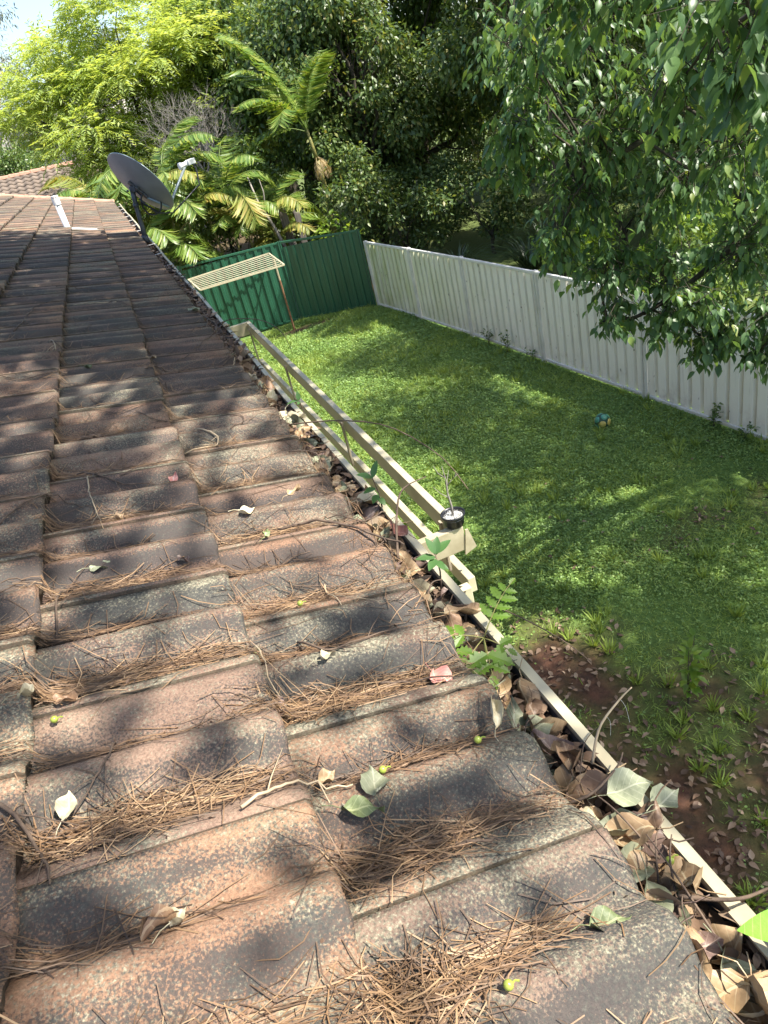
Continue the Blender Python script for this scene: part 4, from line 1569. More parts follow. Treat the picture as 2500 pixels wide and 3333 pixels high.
def roof_twig(pts, r, label, group=None, mat='twig', side=True):
    Q = smooth_pts(pts, 16)
    h = roof_h(np.maximum(Q[:, 0], 0), Q[:, 1])
    hm = np.array([max(h[max(0, i - 2):i + 3].max() * .75 + h[i] * .25, h[i]) for i in range(len(h))])
    P = P0 + Q[:, :1] * TV + (hm + r + .003)[:, None] * NV + Q[:, 1:2] * np.array([0, 1, 0])
    P = P + twrs.normal(size=P.shape) * r * .35
    c = P[len(P) // 2]
    root = empty('twig', tuple(c))
    tag(root, label, 'twig', group)
    mb = MB()
    mb.tube([tuple(p - c) for p in P], list(np.linspace(r, r * .45, len(P))), 6)
    mb.build('stem', M[mat], root, True)
    if side:
        for q in range(2):
            j = twrs.randint(3, len(P) - 3)
            d = unit((P[j + 1] - P[j])[None])[0]
            e = np.cross(d, NV) * (1 if twrs.rand() < .5 else -1)
            L = .02 + .05 * twrs.rand()
            mb = MB()
            mb.tube([tuple(P[j] - c), tuple(P[j] - c + (d * .7 + e * .6) * L * .5 + NV * .003), tuple(P[j] - c + (d * 1.2 + e * .9) * L + NV * .006)], [r * .5, r * .4, r * .2], 5)
            mb.build('side_shoot', M[mat], root, True)
    return root


roof_twig([(.19, 1.494), (.114, 1.446), (.02, 1.357), (-.03, 1.26)], .0042, 'long bare twig reaching from the lower tiles into the gutter', None, 'twig')
roof_twig([(.431, .667), (.385, .689), (.339, .696), (.279, .680)], .0026, 'grey forked twig lying across a tile step', None, 'twig_pale')
roof_twig([(.573, .859), (.585, .819), (.603, .790), (.631, .758)], .0020, 'thin dark twig on a shaded tile of the second course', None, 'twig')
roof_twig([(.711, .768), (.677, .725), (.655, .673), (.650, .646)], .0030, 'dark blue-grey twig bending into needles on the left edge', None, 'twig')
roof_twig([(.657, 1.169), (.656, 1.294), (.629, 1.359), (.553, 1.321)], .0024, 'hooked twig arching over the second tile course', None, 'twig')
roof_twig([(.18, .562), (.162, .553), (.136, .535)], .0030, 'short dark twig on a bare sunlit tile of the lowest course', None, 'twig', False)
roof_twig([(.347, 1.013), (.334, .944), (.301, .864)], .0016, 'pale straw stalk crossing the tile step', None, 'twig_pale', False)
roof_twig([(.781, 1.627), (.728, 1.676), (.66, 1.713), (.61, 1.689)], .0022, 'dark twig lying across the left courses', None, 'twig')
roof_twig([(.598, 1.86), (.594, 1.74), (.571, 1.603)], .0022, 'hooked pale twig on the second course', None, 'twig_pale')
roof_twig([(.894, 3.726), (.854, 4.063), (.824, 4.324), (.712, 4.397)], .0036, 'hook-shaped twig on the shaded far left tiles', None, 'twig')
roof_twig([(.261, 1.046), (.231, .974), (.169, .984), (.063, 1.006)], .0024, 'long twig half buried in needles of the lower course', None, 'twig')
roof_twig([(-.06, 1.451), (.017, 1.399), (.071, 1.514)], .0022, 'bent twig at the tile edge above the gutter', None, 'twig')
roof_twig([(.03, 4.062), (-.02, 3.695), (.123, 3.297), (.249, 3.053)], .0034, 'looped dark twig sprawling over the far lower tiles', None, 'twig')
roof_twig([(.159, 1.219), (.166, 1.148), (.163, 1.097)], .0018, 'short forked twig standing on the lower course', None, 'twig_pale')
roof_twig([(.159, .894), (.105, .866), (.052, .826)], .0024, 'brown twig beside the pink leaf', None, 'twig', False)
for q in range(26):
    s0, y0_ = .0 + .75 * twrs.rand() ** 1.6, 1.5 + 5.0 * twrs.rand()
    a = twrs.rand() * 6.28
    L = .10 + .22 * twrs.rand()
    P = [(max(0.0, s0), y0_), (max(0.0, s0 + .5 * L * math.cos(a)), y0_ + .5 * L * math.sin(a)), (max(0.0, s0 + L * math.cos(a + .5 * twrs.normal())), y0_ + L * math.sin(a + .4))]
    roof_twig(P, .0016 + .0016 * twrs.rand(), 'loose thin brown twig among the debris farther along the lower tiles', 'loose twigs on the far tiles', 'twig' if twrs.rand() < .7 else 'twig_pale')


def gutter_twig(pts, r, label, mat='twig', group=None, name='twig'):
    P = smooth_pts(pts, 14)
    c = P[0]
    root = empty(name, tuple(c))
    tag(root, label, 'twig', group)
    mb = MB()
    mb.tube([tuple(p - c) for p in P], list(np.linspace(r, r * .4, len(P))), 6)
    mb.build('stem', M[mat], root, True)
    return root, P, c


gutter_twig([(.30, 3.94, 3.69), (.42, 3.86, 3.72), (.55, 3.72, 3.70), (.60, 3.55, 3.66), (.60, 3.42, 3.60)], .003, 'dark twig arching out of the gutter above the frame')
gutter_twig([(.30, 2.30, 3.69), (.45, 2.16, 3.70), (.58, 2.02, 3.68), (.66, 1.83, 3.62), (.68, 1.70, 3.55)], .003, 'long dark twig drooping from the gutter beside the seedling')
gutter_twig([(.33, 1.32, 3.68), (.37, 1.40, 3.73), (.42, 1.47, 3.76), (.49, 1.48, 3.765)], .0035, 'upright crooked twig poking from the gutter near the pot')
gutter_twig([(.36, 1.10, 3.68), (.44, 1.06, 3.66), (.52, .98, 3.60), (.56, .93, 3.55)], .002, 'thin twig hanging over the lip below the frame')
gutter_twig([(.34, .42, 3.69), (.39, .385, 3.695), (.43, .375, 3.70), (.46, .37, 3.71)], .003, 'stubby twig across the gutter lip at the near end')
gutter_twig([(.28, .60, 3.69), (.33, .585, 3.70), (.385, .60, 3.705), (.41, .62, 3.70)], .0026, 'dark curved twig over the leaves beside the draped leaf')
rt, P, c = gutter_twig([(.37, .64, 3.68), (.40, .66, 3.72), (.44, .665, 3.75), (.46, .66, 3.77)], .0026, 'broken grey twig with cobweb on the gutter lip', 'twig_pale')
for q in range(2):
    mb = MB()
    a = P[6 + 3 * q] - c
    mb.tube([tuple(v) for v in smooth_pts([a, a + np.array([.006, -.004 * q, -.018]), a + np.array([.004 + .003 * q, -.01 * q, -.045])], 8)], .0002, 4)
    mb.build('cobweb_thread', M['silk'], rt)
for q in range(40):
    y = .3 + 4.2 * twrs.rand()
    x = .27 + .09 * twrs.rand()
    a = twrs.rand() * 6.28
    L = .05 + .12 * twrs.rand()
    p0_ = np.array([x, y, 3.675])
    p1_ = np.array([np.clip(x + L * math.cos(a) * .5, .235, .41), y + L * math.sin(a), 3.69 + .02 * twrs.rand()])
    gutter_twig([p0_, (p0_ + p1_) / 2 + np.array([0, .01, .01]), p1_], .0012 + .0012 * twrs.rand(), 'loose thin twig tangled in the gutter leaves ' + ('near the draped leaf', 'by the pinnate seedling', 'below the potted stick', 'past the pot', 'on the shaded stretch')[int(np.searchsorted([.75, 1.15, 1.6, 2.6], y))], 'twig', 'loose twigs in the gutter')


# ---- seedlings growing in the gutter
def flat_leaf(P, ax, nr, L, wd, serr=0.0, n=7, droop=.15):
    """one leaf as polygons; returns V,F"""
    ax = np.array(ax, float)
    ax /= np.linalg.norm(ax)
    y = np.cross(nr, ax)
    y /= np.linalg.norm(y)
    nn = np.cross(ax, y)
    V, F = [], []
    for i in range(n):
        t = i / (n - 1)
        w = wd * math.sin(math.pi * min(1, t) ** .8) ** .9 + .0006
        w *= 1 + (serr if i % 2 else -serr)
        for q in (-1, 0, 1):
            V.append(tuple(np.array(P) + ax * t * L + y * q * w + nn * (abs(q) * w * .25 - droop * L * t * t)))
    for i in range(n - 1):
        for q in (0, 1):
            a = i * 3 + q
            F.append((a, a + 3, a + 4, a + 1))
    return V, F


def seedling(loc, label, stem_top, leaves, mat=M['seedling'], name='seedling', stem_r=.0022, lsc=.8):
    root = empty(name, loc)
    tag(root, label, 'seedling')
    mb = MB()
    st = np.array(stem_top, float)
    mb.tube([(0, 0, -.02), tuple(st * .5 + np.array([.004, -.003, 0])), tuple(st)], [stem_r, stem_r * .8, stem_r * .5], 6)
    mb.build('stem', M['twig'], root, True)
    for (t, ax, L, wd) in leaves:
        V, F = flat_leaf(st * t, ax, (0.1, -.2, 1), L * lsc, wd * lsc, 0.0)
        mb = MB()
        mb.v, mb.f, mb.mi = V, F, [0] * len(F)
        mb.build('leaf', mat, root, True)
    return root


seedling((.372, 1.19, 3.66), 'glossy green seedling with seven oval leaves growing in the gutter below the pot', (.012, .02, .075), [
    (1, (.9, .2, .35), .058, .013), (1, (-.15, .4, .9), .050, .011), (.95, (.5, .5, .9), .052, .012), (.9, (-.9, .1, .35), .055, .012),
    (.85, (-.6, -.6, .1), .050, .012), (.8, (.1, -.9, -.1), .040, .010), (.7, (.6, -.7, -.2), .034, .009)])
seedling((.388, 1.58, 3.66), 'two-leaved young seedling by the gutter lip in front of the inner beam', (.0, .02, .09), [
    (1, (-.75, .2, .55), .060, .016), (1, (.5, .2, .85), .066, .012), (.7, (-.9, -.2, .15), .05, .014), (.5, (-.6, -.7, .0), .05, .013), (.4, (.2, -.8, -.3), .04, .012)], lsc=.72)
seedling((.40, 2.42, 3.66), 'small bright seedling with one upright leaf farther along the gutter', (.0, .0, .05), [
    (1, (.1, .1, 1), .055, .014), (1, (-.9, .1, .1), .075, .012), (.9, (-.4, -.7, .0), .035, .010)], lsc=.6)

# pinnate seedling (bright, serrated leaflets)
root = empty('pinnate_seedling', (.345, .93, 3.655))
tag(root, 'bright lime seedling with toothed pinnate leaves growing out of the gutter', 'seedling')
mb = MB()
mb.tube([(0, 0, -.02), (.004, .004, .03), (.008, .01, .06)], [.0022, .002, .0016], 6)
mb.build('stem', M['palm_stem'], root, True)
fmat = mat_leaf('pinnate_leaf', [(0, (.14, .25, .035)), (1, (.25, .35, .07))], .45, .45)
for (az, el, L, nl, big) in ((0.45, .80, .15, 5, .80), (-1.9, .05, .10, 3, 1.15), (2.7, .45, .10, 3, .8), (-2.6, .1, .095, 3, .9), (-.9, -.1, .06, 2, .8)):
    d = np.array([math.cos(az) * math.cos(el), math.sin(az) * math.cos(el), math.sin(el)])
    rp_ = [np.array([.008, .01, .06]) + d * L * t + np.array([.015 * (1 if el > .5 else 0), 0, -.9 * L]) * t * t * .35 for t in np.linspace(0, 1, nl + 3)]
    mb = MB()
    mb.tube([tuple(p) for p in rp_], list(np.linspace(.0013, .0006, len(rp_))), 5)
    fo = mb.build('leaf_stalk', M['palm_stem'], root, True)
    for i in range(nl):
        p = rp_[i + 2]
        dd = unit((rp_[min(i + 3, len(rp_) - 1)] - rp_[i + 1])[None])[0]
        sdv = unit(np.cross(dd, np.array([0.1, -.3, 1.0]))[None])[0]
        sz = big * (.046 if i < nl - 1 else .036) * (1 - .45 * i / nl) * (.8 + .4 * random.random())
        for sg in ((-1, 1) if i < nl - 1 else (0,)):
            ax = dd * .55 + sdv * sg * 1.0 if sg else dd
            V, F = flat_leaf(p, ax, (.1, -.3, 1), sz, sz * .27, .28, 10, .12)
            mb = MB()
            mb.v, mb.f, mb.mi = V, F, [0] * len(F)
            mb.build('leaflet', fmat, fo, False)

# large bright leaf of a seedling at the near end of the gutter
root = empty('broad_seedling', (.43, .30, 3.655))
tag(root, 'lime green broad leaf sticking into view at the lower right edge', 'seedling')
mb = MB()
mb.tube([(0, 0, -.02), (-.005, .0, .04), (-.012, .004, .085)], [.003, .0026, .002], 6)
mb.build('stem', M['palm_stem'], root, True)
V, F = [], []
for (p, ax, L, wd) in (((-.0, .0, .088), (-.80, .42, -.05), .088, .0185), ((-.012, .004, .08), (.3, -.9, .3), .085, .02), ((-.010, .003, .07), (.8, .5, .3), .08, .019)):
    V, F = flat_leaf(p, ax, (-.1, -.25, 1), L, wd, 0, 12, .10)
    mb = MB()
    mb.v, mb.f, mb.mi = V, F, [0] * len(F)
    mb.build('leaf', DL['lime'], root, True)

# ================================================================== LAWN
grs = np.random.RandomState(61)


def lawn_points(n):
    # denser towards the camera
    y = 1.4 + 16.3 * grs.rand(n) ** 1.25
    xmax = 6.28 - (y - 6) * .088
    x = 0.55 + (xmax - 0.55) * grs.rand(n)
    return x, y


def patchy(x, y):
    return 0.5 + 0.25 * np.sin(x * 3.3 + np.sin(y * 2.1) * 1.5) + 0.25 * np.sin(y * 2.9 + np.sin(x * 1.7) * 2)


x, y = lawn_points(225000)
keep = grs.rand(len(x)) > np.clip(soil_mask(x, y) * 1.25, 0, .985)
x, y = x[keep], y[keep]
n = len(x)
pt = patchy(x, y)
hgt = (.020 + .045 * grs.rand(n) ** 1.6) * (.7 + .7 * pt) * np.clip(.8 + y / 16, 1, 1.6)
lean = rand_dir(n, grs) * np.array([1, 1, 0]) * 2.0
P = np.stack([x, y, ground_z(x, y)], -1)
T_BLADE = (np.array([(0, .05, 0), (0, -.05, 0), (.55, .042, .05), (.55, -.042, .05), (1, 0, .22)], float), np.array([(0, 1, 2), (1, 3, 2), (2, 3, 4)]))
r_ = np.clip(.30 + .35 * pt * grs.rand(n) + .35 * grs.rand(n) ** 2, 0, 1)
V, F, r = scatter(T_BLADE, P, lean + np.array([0, 0, 1.0]), rand_dir(n, grs), hgt * 1.15, grs, r_)
o = np_obj('grass', V, F, M['grass'], None, False, r)
tag(o, 'green lawn grass covering the back yard', 'grass', None, 'stuff')

x, y = lawn_points(230000)
keep = (grs.rand(len(x)) > np.clip(soil_mask(x, y) * 1.3, 0, .98)) & (grs.rand(len(x)) < .15 + .85 * np.clip(1.5 - 2 * patchy(x * .6 + 3, y * .6), 0, 1))
x, y = x[keep], y[keep]
n = len(x)
P = np.stack([x, y, ground_z(x, y) + .016 + .038 * grs.rand(n)], -1)
T_CL = (np.array([(0, 0, 0), (.5, .42, .08), (1, 0, 0), (.5, -.42, .08)], float), np.array([(0, 1, 2), (0, 2, 3)]))
V, F, r = scatter(T_CL, P, rand_dir(n, grs) * np.array([1, 1, .4]), rand_dir(n, grs) * .50 + np.array([0, 0, 1.0]), (.011 + .015 * grs.rand(n)) * np.clip(.8 + y / 13, 1, 1.9), grs)
o = np_obj('clover', V, F, M['clover'], None, False, r)
tag(o, 'low clover and creeping weeds mixed through the lawn', 'ground cover', None, 'stuff')

# taller tufts
tx_, ty_ = lawn_points(260)
keep = soil_mask(tx_, ty_) < .75
tx_, ty_ = tx_[keep], ty_[keep]
tx_ = np.concatenate([tx_, 2.0 + .9 * grs.rand(5), 2.2 + 1.6 * grs.rand(9)])
ty_ = np.concatenate([ty_, 3.4 + 1.1 * grs.rand(5), 1.9 + 1.4 * grs.rand(9)])
nb_ = 26
ang = grs.rand(len(tx_), nb_) * 6.28
P = np.stack([tx_[:, None] + .035 * np.cos(ang) * grs.rand(len(tx_), nb_), ty_[:, None] + .035 * np.sin(ang) * grs.rand(len(tx_), nb_), ground_z(tx_, ty_)[:, None] * np.ones((1, nb_))], -1).reshape(-1, 3)
A = np.stack([np.cos(ang) * .5, np.sin(ang) * .5, np.ones_like(ang)], -1).reshape(-1, 3)
V, F, r = scatter(T_BLADE, P, A + rand_dir(len(P), grs) * .2, rand_dir(len(P), grs), .08 + .08 * grs.rand(len(P)), grs, .3 + .5 * grs.rand(len(P)))
o = np_obj('grass_tufts', V, F, M['grass'], None, False, r)
tag(o, 'taller grass tufts standing out of the lawn', 'grass', None, 'stuff')

# ground litter leaves
n = 5200
x = 0.6 + 5.2 * grs.rand(n)
y = 1.4 + 5.5 * grs.rand(n) ** 1.4
keep = grs.rand(n) < np.clip(soil_mask(x, y) * 1.1 + .035, 0, 1)
x, y = x[keep], y[keep]
n = len(x)
P = np.stack([x, y, ground_z(x, y) + .008 + .02 * grs.rand(n)], -1)
V, F, r = scatter(T_LEAF, P, rand_dir(n, grs) * np.array([1, 1, .3]), rand_dir(n, grs) * .45 + np.array([0, 0, 1.0]), .042 + .035 * grs.rand(n), grs)
o = np_obj('fallen_leaves', V, F, M['litter'], None, False, r)
tag(o, 'fallen brown leaves over the bare red soil of the lawn', 'leaf litter', None, 'stuff')


# ---- sapling and weeds
def leafy_plant(name, label, loc, h, nst, nl, size, mat, spread=.25, cat='plant', tmpl=T_LEAF, group=None, up=.3, seed=0):
    rs = np.random.RandomState(int(abs(loc[0] * 131 + loc[1] * 977)) % 9999 + seed)
    root = empty(name, loc)
    tag(root, label, cat, group)
    mb = MB()
    pos, ax = [], []
    for k in range(nst):
        a = rs.rand() * 6.28
        e = np.array([math.cos(a) * spread * rs.rand(), math.sin(a) * spread * rs.rand(), h * (.65 + .35 * rs.rand())])
        P = [np.array([0, 0, -.03]), e * .5 * np.array([.7, .7, 1]), e]
        P = smooth_pts(P, 6)
        mb.tube([tuple(p) for p in P], list(np.linspace(.007 * h / .6, .002, 6)), 5)
        for q in range(nl):
            t = .3 + .7 * rs.rand()
            i = min(int(t * 5), 4)
            pos.append(P[i] + (P[i + 1] - P[i]) * (t * 5 - i))
            b = rs.rand() * 6.28
            ax.append((math.cos(b), math.sin(b), up + .4 * rs.normal()))
    mb.build('stems', M['bark'], root, True)
    pos, ax = np.array(pos), np.array(ax)
    V, F, r = scatter(tmpl, pos + unit(ax) * size * .35, ax, rand_dir(len(pos), rs) * .4 + np.array([0, 0, 1]), size * (.7 + .5 * rs.rand(len(pos))), rs)
    np_obj('leaves', V, F, mat, root, False, r)
    return root


leafy_plant('sapling', 'leafy green sapling standing on bare soil in the lawn', (2.79, 3.29, 0), .62, 3, 24, .085, M['bright_leaf'], .20, 'sapling')
leafy_plant('weed', 'small dark weed at the foot of the white fence, left of a pair', (5.72, 11.95, 0), .34, 4, 14, .06, M['mid_leaf'], .14)
leafy_plant('weed', 'taller weed at the foot of the white fence, right of a pair', (5.72, 11.25, 0), .42, 4, 14, .06, M['mid_leaf'], .12, seed=3)
leafy_plant('weed', 'low weed growing along the white fence below the middle post', (5.84, 10.6, 0), .22, 3, 14, .05, M['mid_leaf'], .16)
leafy_plant('weed', 'bushy weed at the fence foot under the hanging camphor branch', (6.02, 6.6, 0), .34, 4, 16, .06, M['mid_leaf'], .15)
leafy_plant('weed', 'sprig of weed at the fence foot near the right edge', (6.05, 6.15, 0), .22, 3, 14, .05, M['mid_leaf'], .15)
leafy_plant('shrub', 'pale green leafy shrub peeping over the green fence near the corner', (5.0, 18.75, 0), 2.15, 9, 46, .17, M['bright_leaf'], .95, 'shrub')

# strap-leaved clumps in the dark behind the white fence
def strap_clump(loc, h, n, label):
    rs = np.random.RandomState(int(loc[0] * 100 + loc[1] * 10))
    root = empty('strap_leaf_clump', loc)
    tag(root, label, 'plant')
    a = rs.rand(n) * 6.28
    out = [np.cos(a) * (.25 + .6 * rs.rand(n)), np.sin(a) * (.25 + .6 * rs.rand(n))]
    L = h * (.6 + .6 * rs.rand(n))
    V, F, R = [], [], []
    ts = np.linspace(0, 1, 5)
    pts = np.stack([np.stack([out[0] * L * (t * .35 + t * t * .55), out[1] * L * (t * .35 + t * t * .55), L * (t * 1.15 - t * t * .75)], -1) for t in ts], 1)
    sd_ = np.stack([-np.sin(a), np.cos(a), 0 * a], -1)[:, None]
    w = (np.array([.9, 1, .9, .6, .08]) * .016)[None, :, None]
    V = np.stack([pts + sd_ * w, pts - sd_ * w], 2).reshape(-1, 3)
    F = (np.arange(n)[:, None, None] * 10 + np.array([[2 * j, 2 * j + 1, 2 * j + 3, 2 * j + 2] for j in range(4)])[None]).reshape(-1, 4)
    np_obj('leaves', V, F, M['strap'], root, False, np.repeat(rs.rand(n), 10))
    return root


strap_clump((7.0, 15.6, 0), 1.9, 160, 'dark strap-leaved clump behind the white fence near the green corner')
strap_clump((8.1, 14.3, 0), 2.0, 170, 'arching strap-leaved clump in shade behind the white fence panels')
strap_clump((6.6, 17.6, 0), 1.7, 130, 'shaded grassy clump behind the fence corner')
strap_clump((9.4, 15.8, 0), 1.9, 140, 'dim grassy clump deeper in the shade behind the white fence')

# old timber slabs
ow = empty('timber_slabs', (4.35, 19.1, 0))
tag(ow, 'old grey timber slabs leaning behind the green fence', 'timber')
for dx, h, w, lean in ((-.12, 2.55, .20, .05), (.12, 2.25, .16, .0), (.34, 2.6, .07, .12)):
    mb = MB()
    Mx = Matrix.Translation((dx, .1 * dx, 0)) @ Matrix.Rotation(-lean, 4, 'Y')
    mb.box((-w / 2, -.035, 0), (w / 2, .035, h), 0, Mx)
    bevel(mb.build('slab', M['old_wood'], ow), .015)
db = empty('dead_branch', (3.9, 19.0, 0))
tag(db, 'pale dead branch leaning out of the palms behind the green fence', 'branch')
mb = MB()
mb.tube([(.05, -.3, 1.3), (-.12, -.1, 2.1), (-.3, .1, 2.7), (-.36, .2, 3.3)], [.045, .04, .03, .015], 8)
mb.tube([(-.22, .0, 2.4), (-.1, .1, 2.9), (-.12, .1, 3.2)], [.022, .015, .006], 6)
mb.tube([(.05, -.3, 1.3), (.12, -.35, .0)], [.045, .05], 8)
mb.build('limb', M['bark_grey'], db, True)


# ================================================================== PALMS
def frond_data(L, npair, seed, up=1.0, arch=0.9, llen=.30, vee=.45, droopl=.35):
    """frond along +X, arching; returns rachis points and leaflets"""
    rs = np.random.RandomState(seed)
    ts = np.linspace(0, 1, 14)
    ang0 = up
    P = [np.zeros(3)]
    for i in range(1, len(ts)):
        a = ang0 - arch * (ts[i] ** 1.5)
        P.append(P[-1] + np.array([math.cos(a), 0, math.sin(a)]) * L / (len(ts) - 1))
    P = np.array(P)
    t = np.linspace(.2, 1, npair)
    pos = np.stack([np.interp(t, ts, P[:, k]) for k in range(3)], -1)
    dirs = unit(np.gradient(pos, axis=0))
    parts = []
    nrm = unit(np.cross(dirs, np.array([0, 1, 0])) * -1)
    for sg in (-1, 1):
        prof_l = np.sin(np.pi * (0.12 + .80 * (t - .2) / .8)) ** .6
        ax = dirs * .75 + np.array([0, sg * 1.0, 0]) + nrm * vee + np.array([0, 0, -droopl]) + rs.normal(size=(npair, 3)) * .10
        T = (np.array([(0, .0, 0), (.35, .045, .02), (.35, -.045, .02), (.75, .033, -.05), (.75, -.033, -.05), (1, 0, -.20)], float), np.array([(0, 2, 1), (1, 2, 4), (1, 4, 3), (3, 4, 5)]))
        parts.append(scatter(T, pos, ax, nrm + rs.normal(size=(npair, 3)) * .3, llen * L * prof_l * (.85 + .3 * rs.rand(npair)), rs))
    return P, join(parts)


def frond_mesh(name, mat, **kw):
    P, (V, F, r) = frond_data(**kw)
    mb = MB()
    mb.tube([tuple(p) for p in P], list(np.linspace(.014, .004, len(P))), 5, False)
    nV = len(mb.v)
    tri = []
    for f in mb.f:
        tri += [(f[0], f[1], f[2]), (f[0], f[2], f[3])]
    VV = np.concatenate([np.array(mb.v), V])
    FF = np.concatenate([np.array(tri), F + nV])
    me = np_mesh(name, VV, FF, False, np.concatenate([np.full(nV, .6), r]))
    me.materials.append(mat)
    return me


FM = {
    'g': [frond_mesh('frond', M['palm'], L=1.85, npair=54, seed=s, up=1.15, arch=1.4 + .2 * s, llen=.30) for s in range(4)],
    'y': [frond_mesh('frond', M['palm_yellow'], L=1.75, npair=46, seed=s + 9, up=.9, arch=1.6, llen=.29) for s in range(2)],
    'd': [frond_mesh('frond', M['palm_dry'], L=1.2, npair=24, seed=s + 19, up=.1, arch=1.3, llen=.26, droopl=.9) for s in range(2)],
    'big': [frond_mesh('frond', M['palm'], L=2.9, npair=80, seed=s + 29, up=1.25, arch=.9 + .35 * s, llen=.25, vee=.25) for s in range(3)],
}


def add_frond(root, kind, loc, az, tilt, sc, rs):
    ms = FM[kind]
    o = link(bpy.data.objects.new('frond', ms[rs.randint(len(ms))]), root)
    o.location = loc
    o.rotation_euler = (Matrix.Rotation(az, 3, 'Z') @ Matrix.Rotation(tilt, 3, 'Y')).to_euler()
    o.scale = (sc,) * 3
    return o


def cane_palm(loc, label, stems, seed, yellow=.25, dry=.08, group=None):
    rs = np.random.RandomState(seed)
    root = empty('cane_palm', loc)
    tag(root, label, 'palm', group)
    for (dx, dy, h, nf, sc) in stems:
        e = np.array([dx + rs.normal() * .12, dy + rs.normal() * .1, h])
        mb = MB()
        P = smooth_pts([(dx * .5, dy * .5, -.05), (dx * .8, dy * .8, h * .5), tuple(e)], 7)
        mb.tube([tuple(p) for p in P], list(np.linspace(.040, .026, 7)), 7)
        mb.build('stem', M['palm_stem'], root, True)
        for k in range(nf):
            az = k * 2.4 + rs.rand()
            kd = 'g'
            if rs.rand() < yellow:
                kd = 'y'
            if rs.rand() < dry:
                kd = 'd'
            add_frond(root, kd, tuple(e + np.array([0, 0, rs.normal() * .05])), az, -.25 + .75 * (k / max(1, nf - 1)) + rs.normal() * .08, sc * (.8 + .35 * rs.rand()), rs)
    return root


cane_palm((1.35, 19.5, 0), 'tall golden cane palm clump directly behind the satellite dish', [(-.3, 0, 3.1, 8, 1.0), (.1, .2, 3.6, 8, 1.05), (.5, -.1, 2.7, 7, .9)], 1, .2)
cane_palm((2.75, 19.6, 0), 'cane palm clump right of the satellite dish behind the green fence', [(-.3, .1, 2.6, 7, 1.0), (.15, 0, 3.0, 8, 1.0), (.6, .1, 2.1, 7, .9)], 2, .2, .12)
cane_palm((3.65, 19.3, 0), 'low cane palm arching over the green fence beside the timber slabs', [(0, 0, 1.7, 7, .85), (.3, .2, 2.2, 6, .85)], 3, .3, .15)
cane_palm((-.25, 20.2, 0), 'cane palm with a low frond rising behind the roof verge', [(0, 0, 3.0, 8, 1.0), (.4, .2, 3.5, 7, .95)], 4, .25)
cane_palm((.55, 18.9, 0), 'short cane palm between the roof corner and the dish', [(0, 0, 2.2, 8, 1.0), (.35, .1, 1.7, 7, .9)], 5, .3)

tp_rs = np.random.RandomState(44)
tpalm = empty('tall_palm', (5.68, 20.5, 0))
tag(tpalm, 'tall feather palm with upright fronds and a dry skirt above the green fence', 'palm')
mb = MB()
mb.tube([(0.05, 0, -.1), (.02, 0, 1.5), (.06, 0, 2.6), (.02, 0, 3.2)], [.085, .065, .055, .05], 10)
mb.build('trunk', M['palm_stem'], tpalm, True)
mb = MB()
mb.tube([(.02, 0, 3.15), (-.02, 0, 3.5), (-.06, 0, 3.95)], [.058, .05, .03], 10)
mb.build('crownshaft', M['palm_stem'], tpalm, True)
for az, tl, sc, kd in ((2.9, -.18, 1.05, 'big'), (2.3, -.05, .95, 'big'), (3.6, .25, .8, 'big'), (.6, -.10, .75, 'big'), (-1.2, .0, .75, 'big'), (3.0, .75, .75, 'big'), (1.3, .1, .8, 'big'), (-2.2, .35, .7, 'big')):
    add_frond(tpalm, kd, (-.05, 0, 3.85), az, tl, sc, tp_rs)
for az in (.2, -.5, -1.1, .9, -2.0):
    add_frond(tpalm, 'd', (.02, 0, 3.25), az, .55, .55, tp_rs)
spalm = empty('tall_palm', (8.9, 14.4, 0))
tag(spalm, 'slender dark palm trunk half hidden by camphor leaves behind the white fence', 'palm')
mb = MB()
mb.tube([(0, 0, -.1), (.05, 0, 3), (.0, 0, 5), (-.1, 0, 7.0)], [.10, .07, .06, .05], 8)
mb.build('trunk', M['bark'], spalm, True)
for k in range(13):
    add_frond(spalm, 'big', (-.1, 0, 7.0), k * 2.4, -.15 + .10 * k, .85, tp_rs)
bpalm = empty('tall_palm', (6.0, 31.5, 0))
tag(bpalm, 'distant palm whose dark fronds hang at the top edge behind the wattle', 'palm')
mb = MB()
mb.tube([(0, 0, -.1), (.1, 0, 4), (.05, 0, 7.6)], [.10, .08, .06], 8)
mb.build('trunk', M['bark'], bpalm, True)
for k in range(10):
    add_frond(bpalm, 'big', (.05, 0, 7.6), k * 2.4, .1 + .08 * k, 1.1, tp_rs)

# ================================================================== TREES
trs2 = np.random.RandomState(101)
# wattle: bright feathery crown
cl_w = auto_clumps((2.8, 29.0, 5.7), (4.5, 3.0, 3.4), 62, trs2, .24, .40, -.75) + auto_clumps((1.9, 27.6, 3.6), (2.3, 1.4, 1.5), 16, trs2, .36, .55, -.9) + auto_clumps((5.6, 28.0, 5.0), (1.8, 1.5, 2.0), 14, trs2, .36, .52, -.9)
tree('wattle_tree', 'broad feathery yellow-green wattle tree behind the palms', (2.9, 29.8), (2.9, 29.8, 3.0), .16, cl_w, spray_leaves(cl_w, 100, 14, .19, trs2, .6, .4), M['acacia'], M['bark'], limbs=2)
# bare shrub
root = empty('bare_shrub', (3.0, 22.0, 0))
tag(root, 'leafless grey twiggy shrub between the wattle and the palms', 'shrub')
mb = MB()
brs = np.random.RandomState(17)
mb.tube([(0, 0, 0), (.05, 0, 1.8), (.0, 0, 3.4)], [.05, .04, .03], 6)


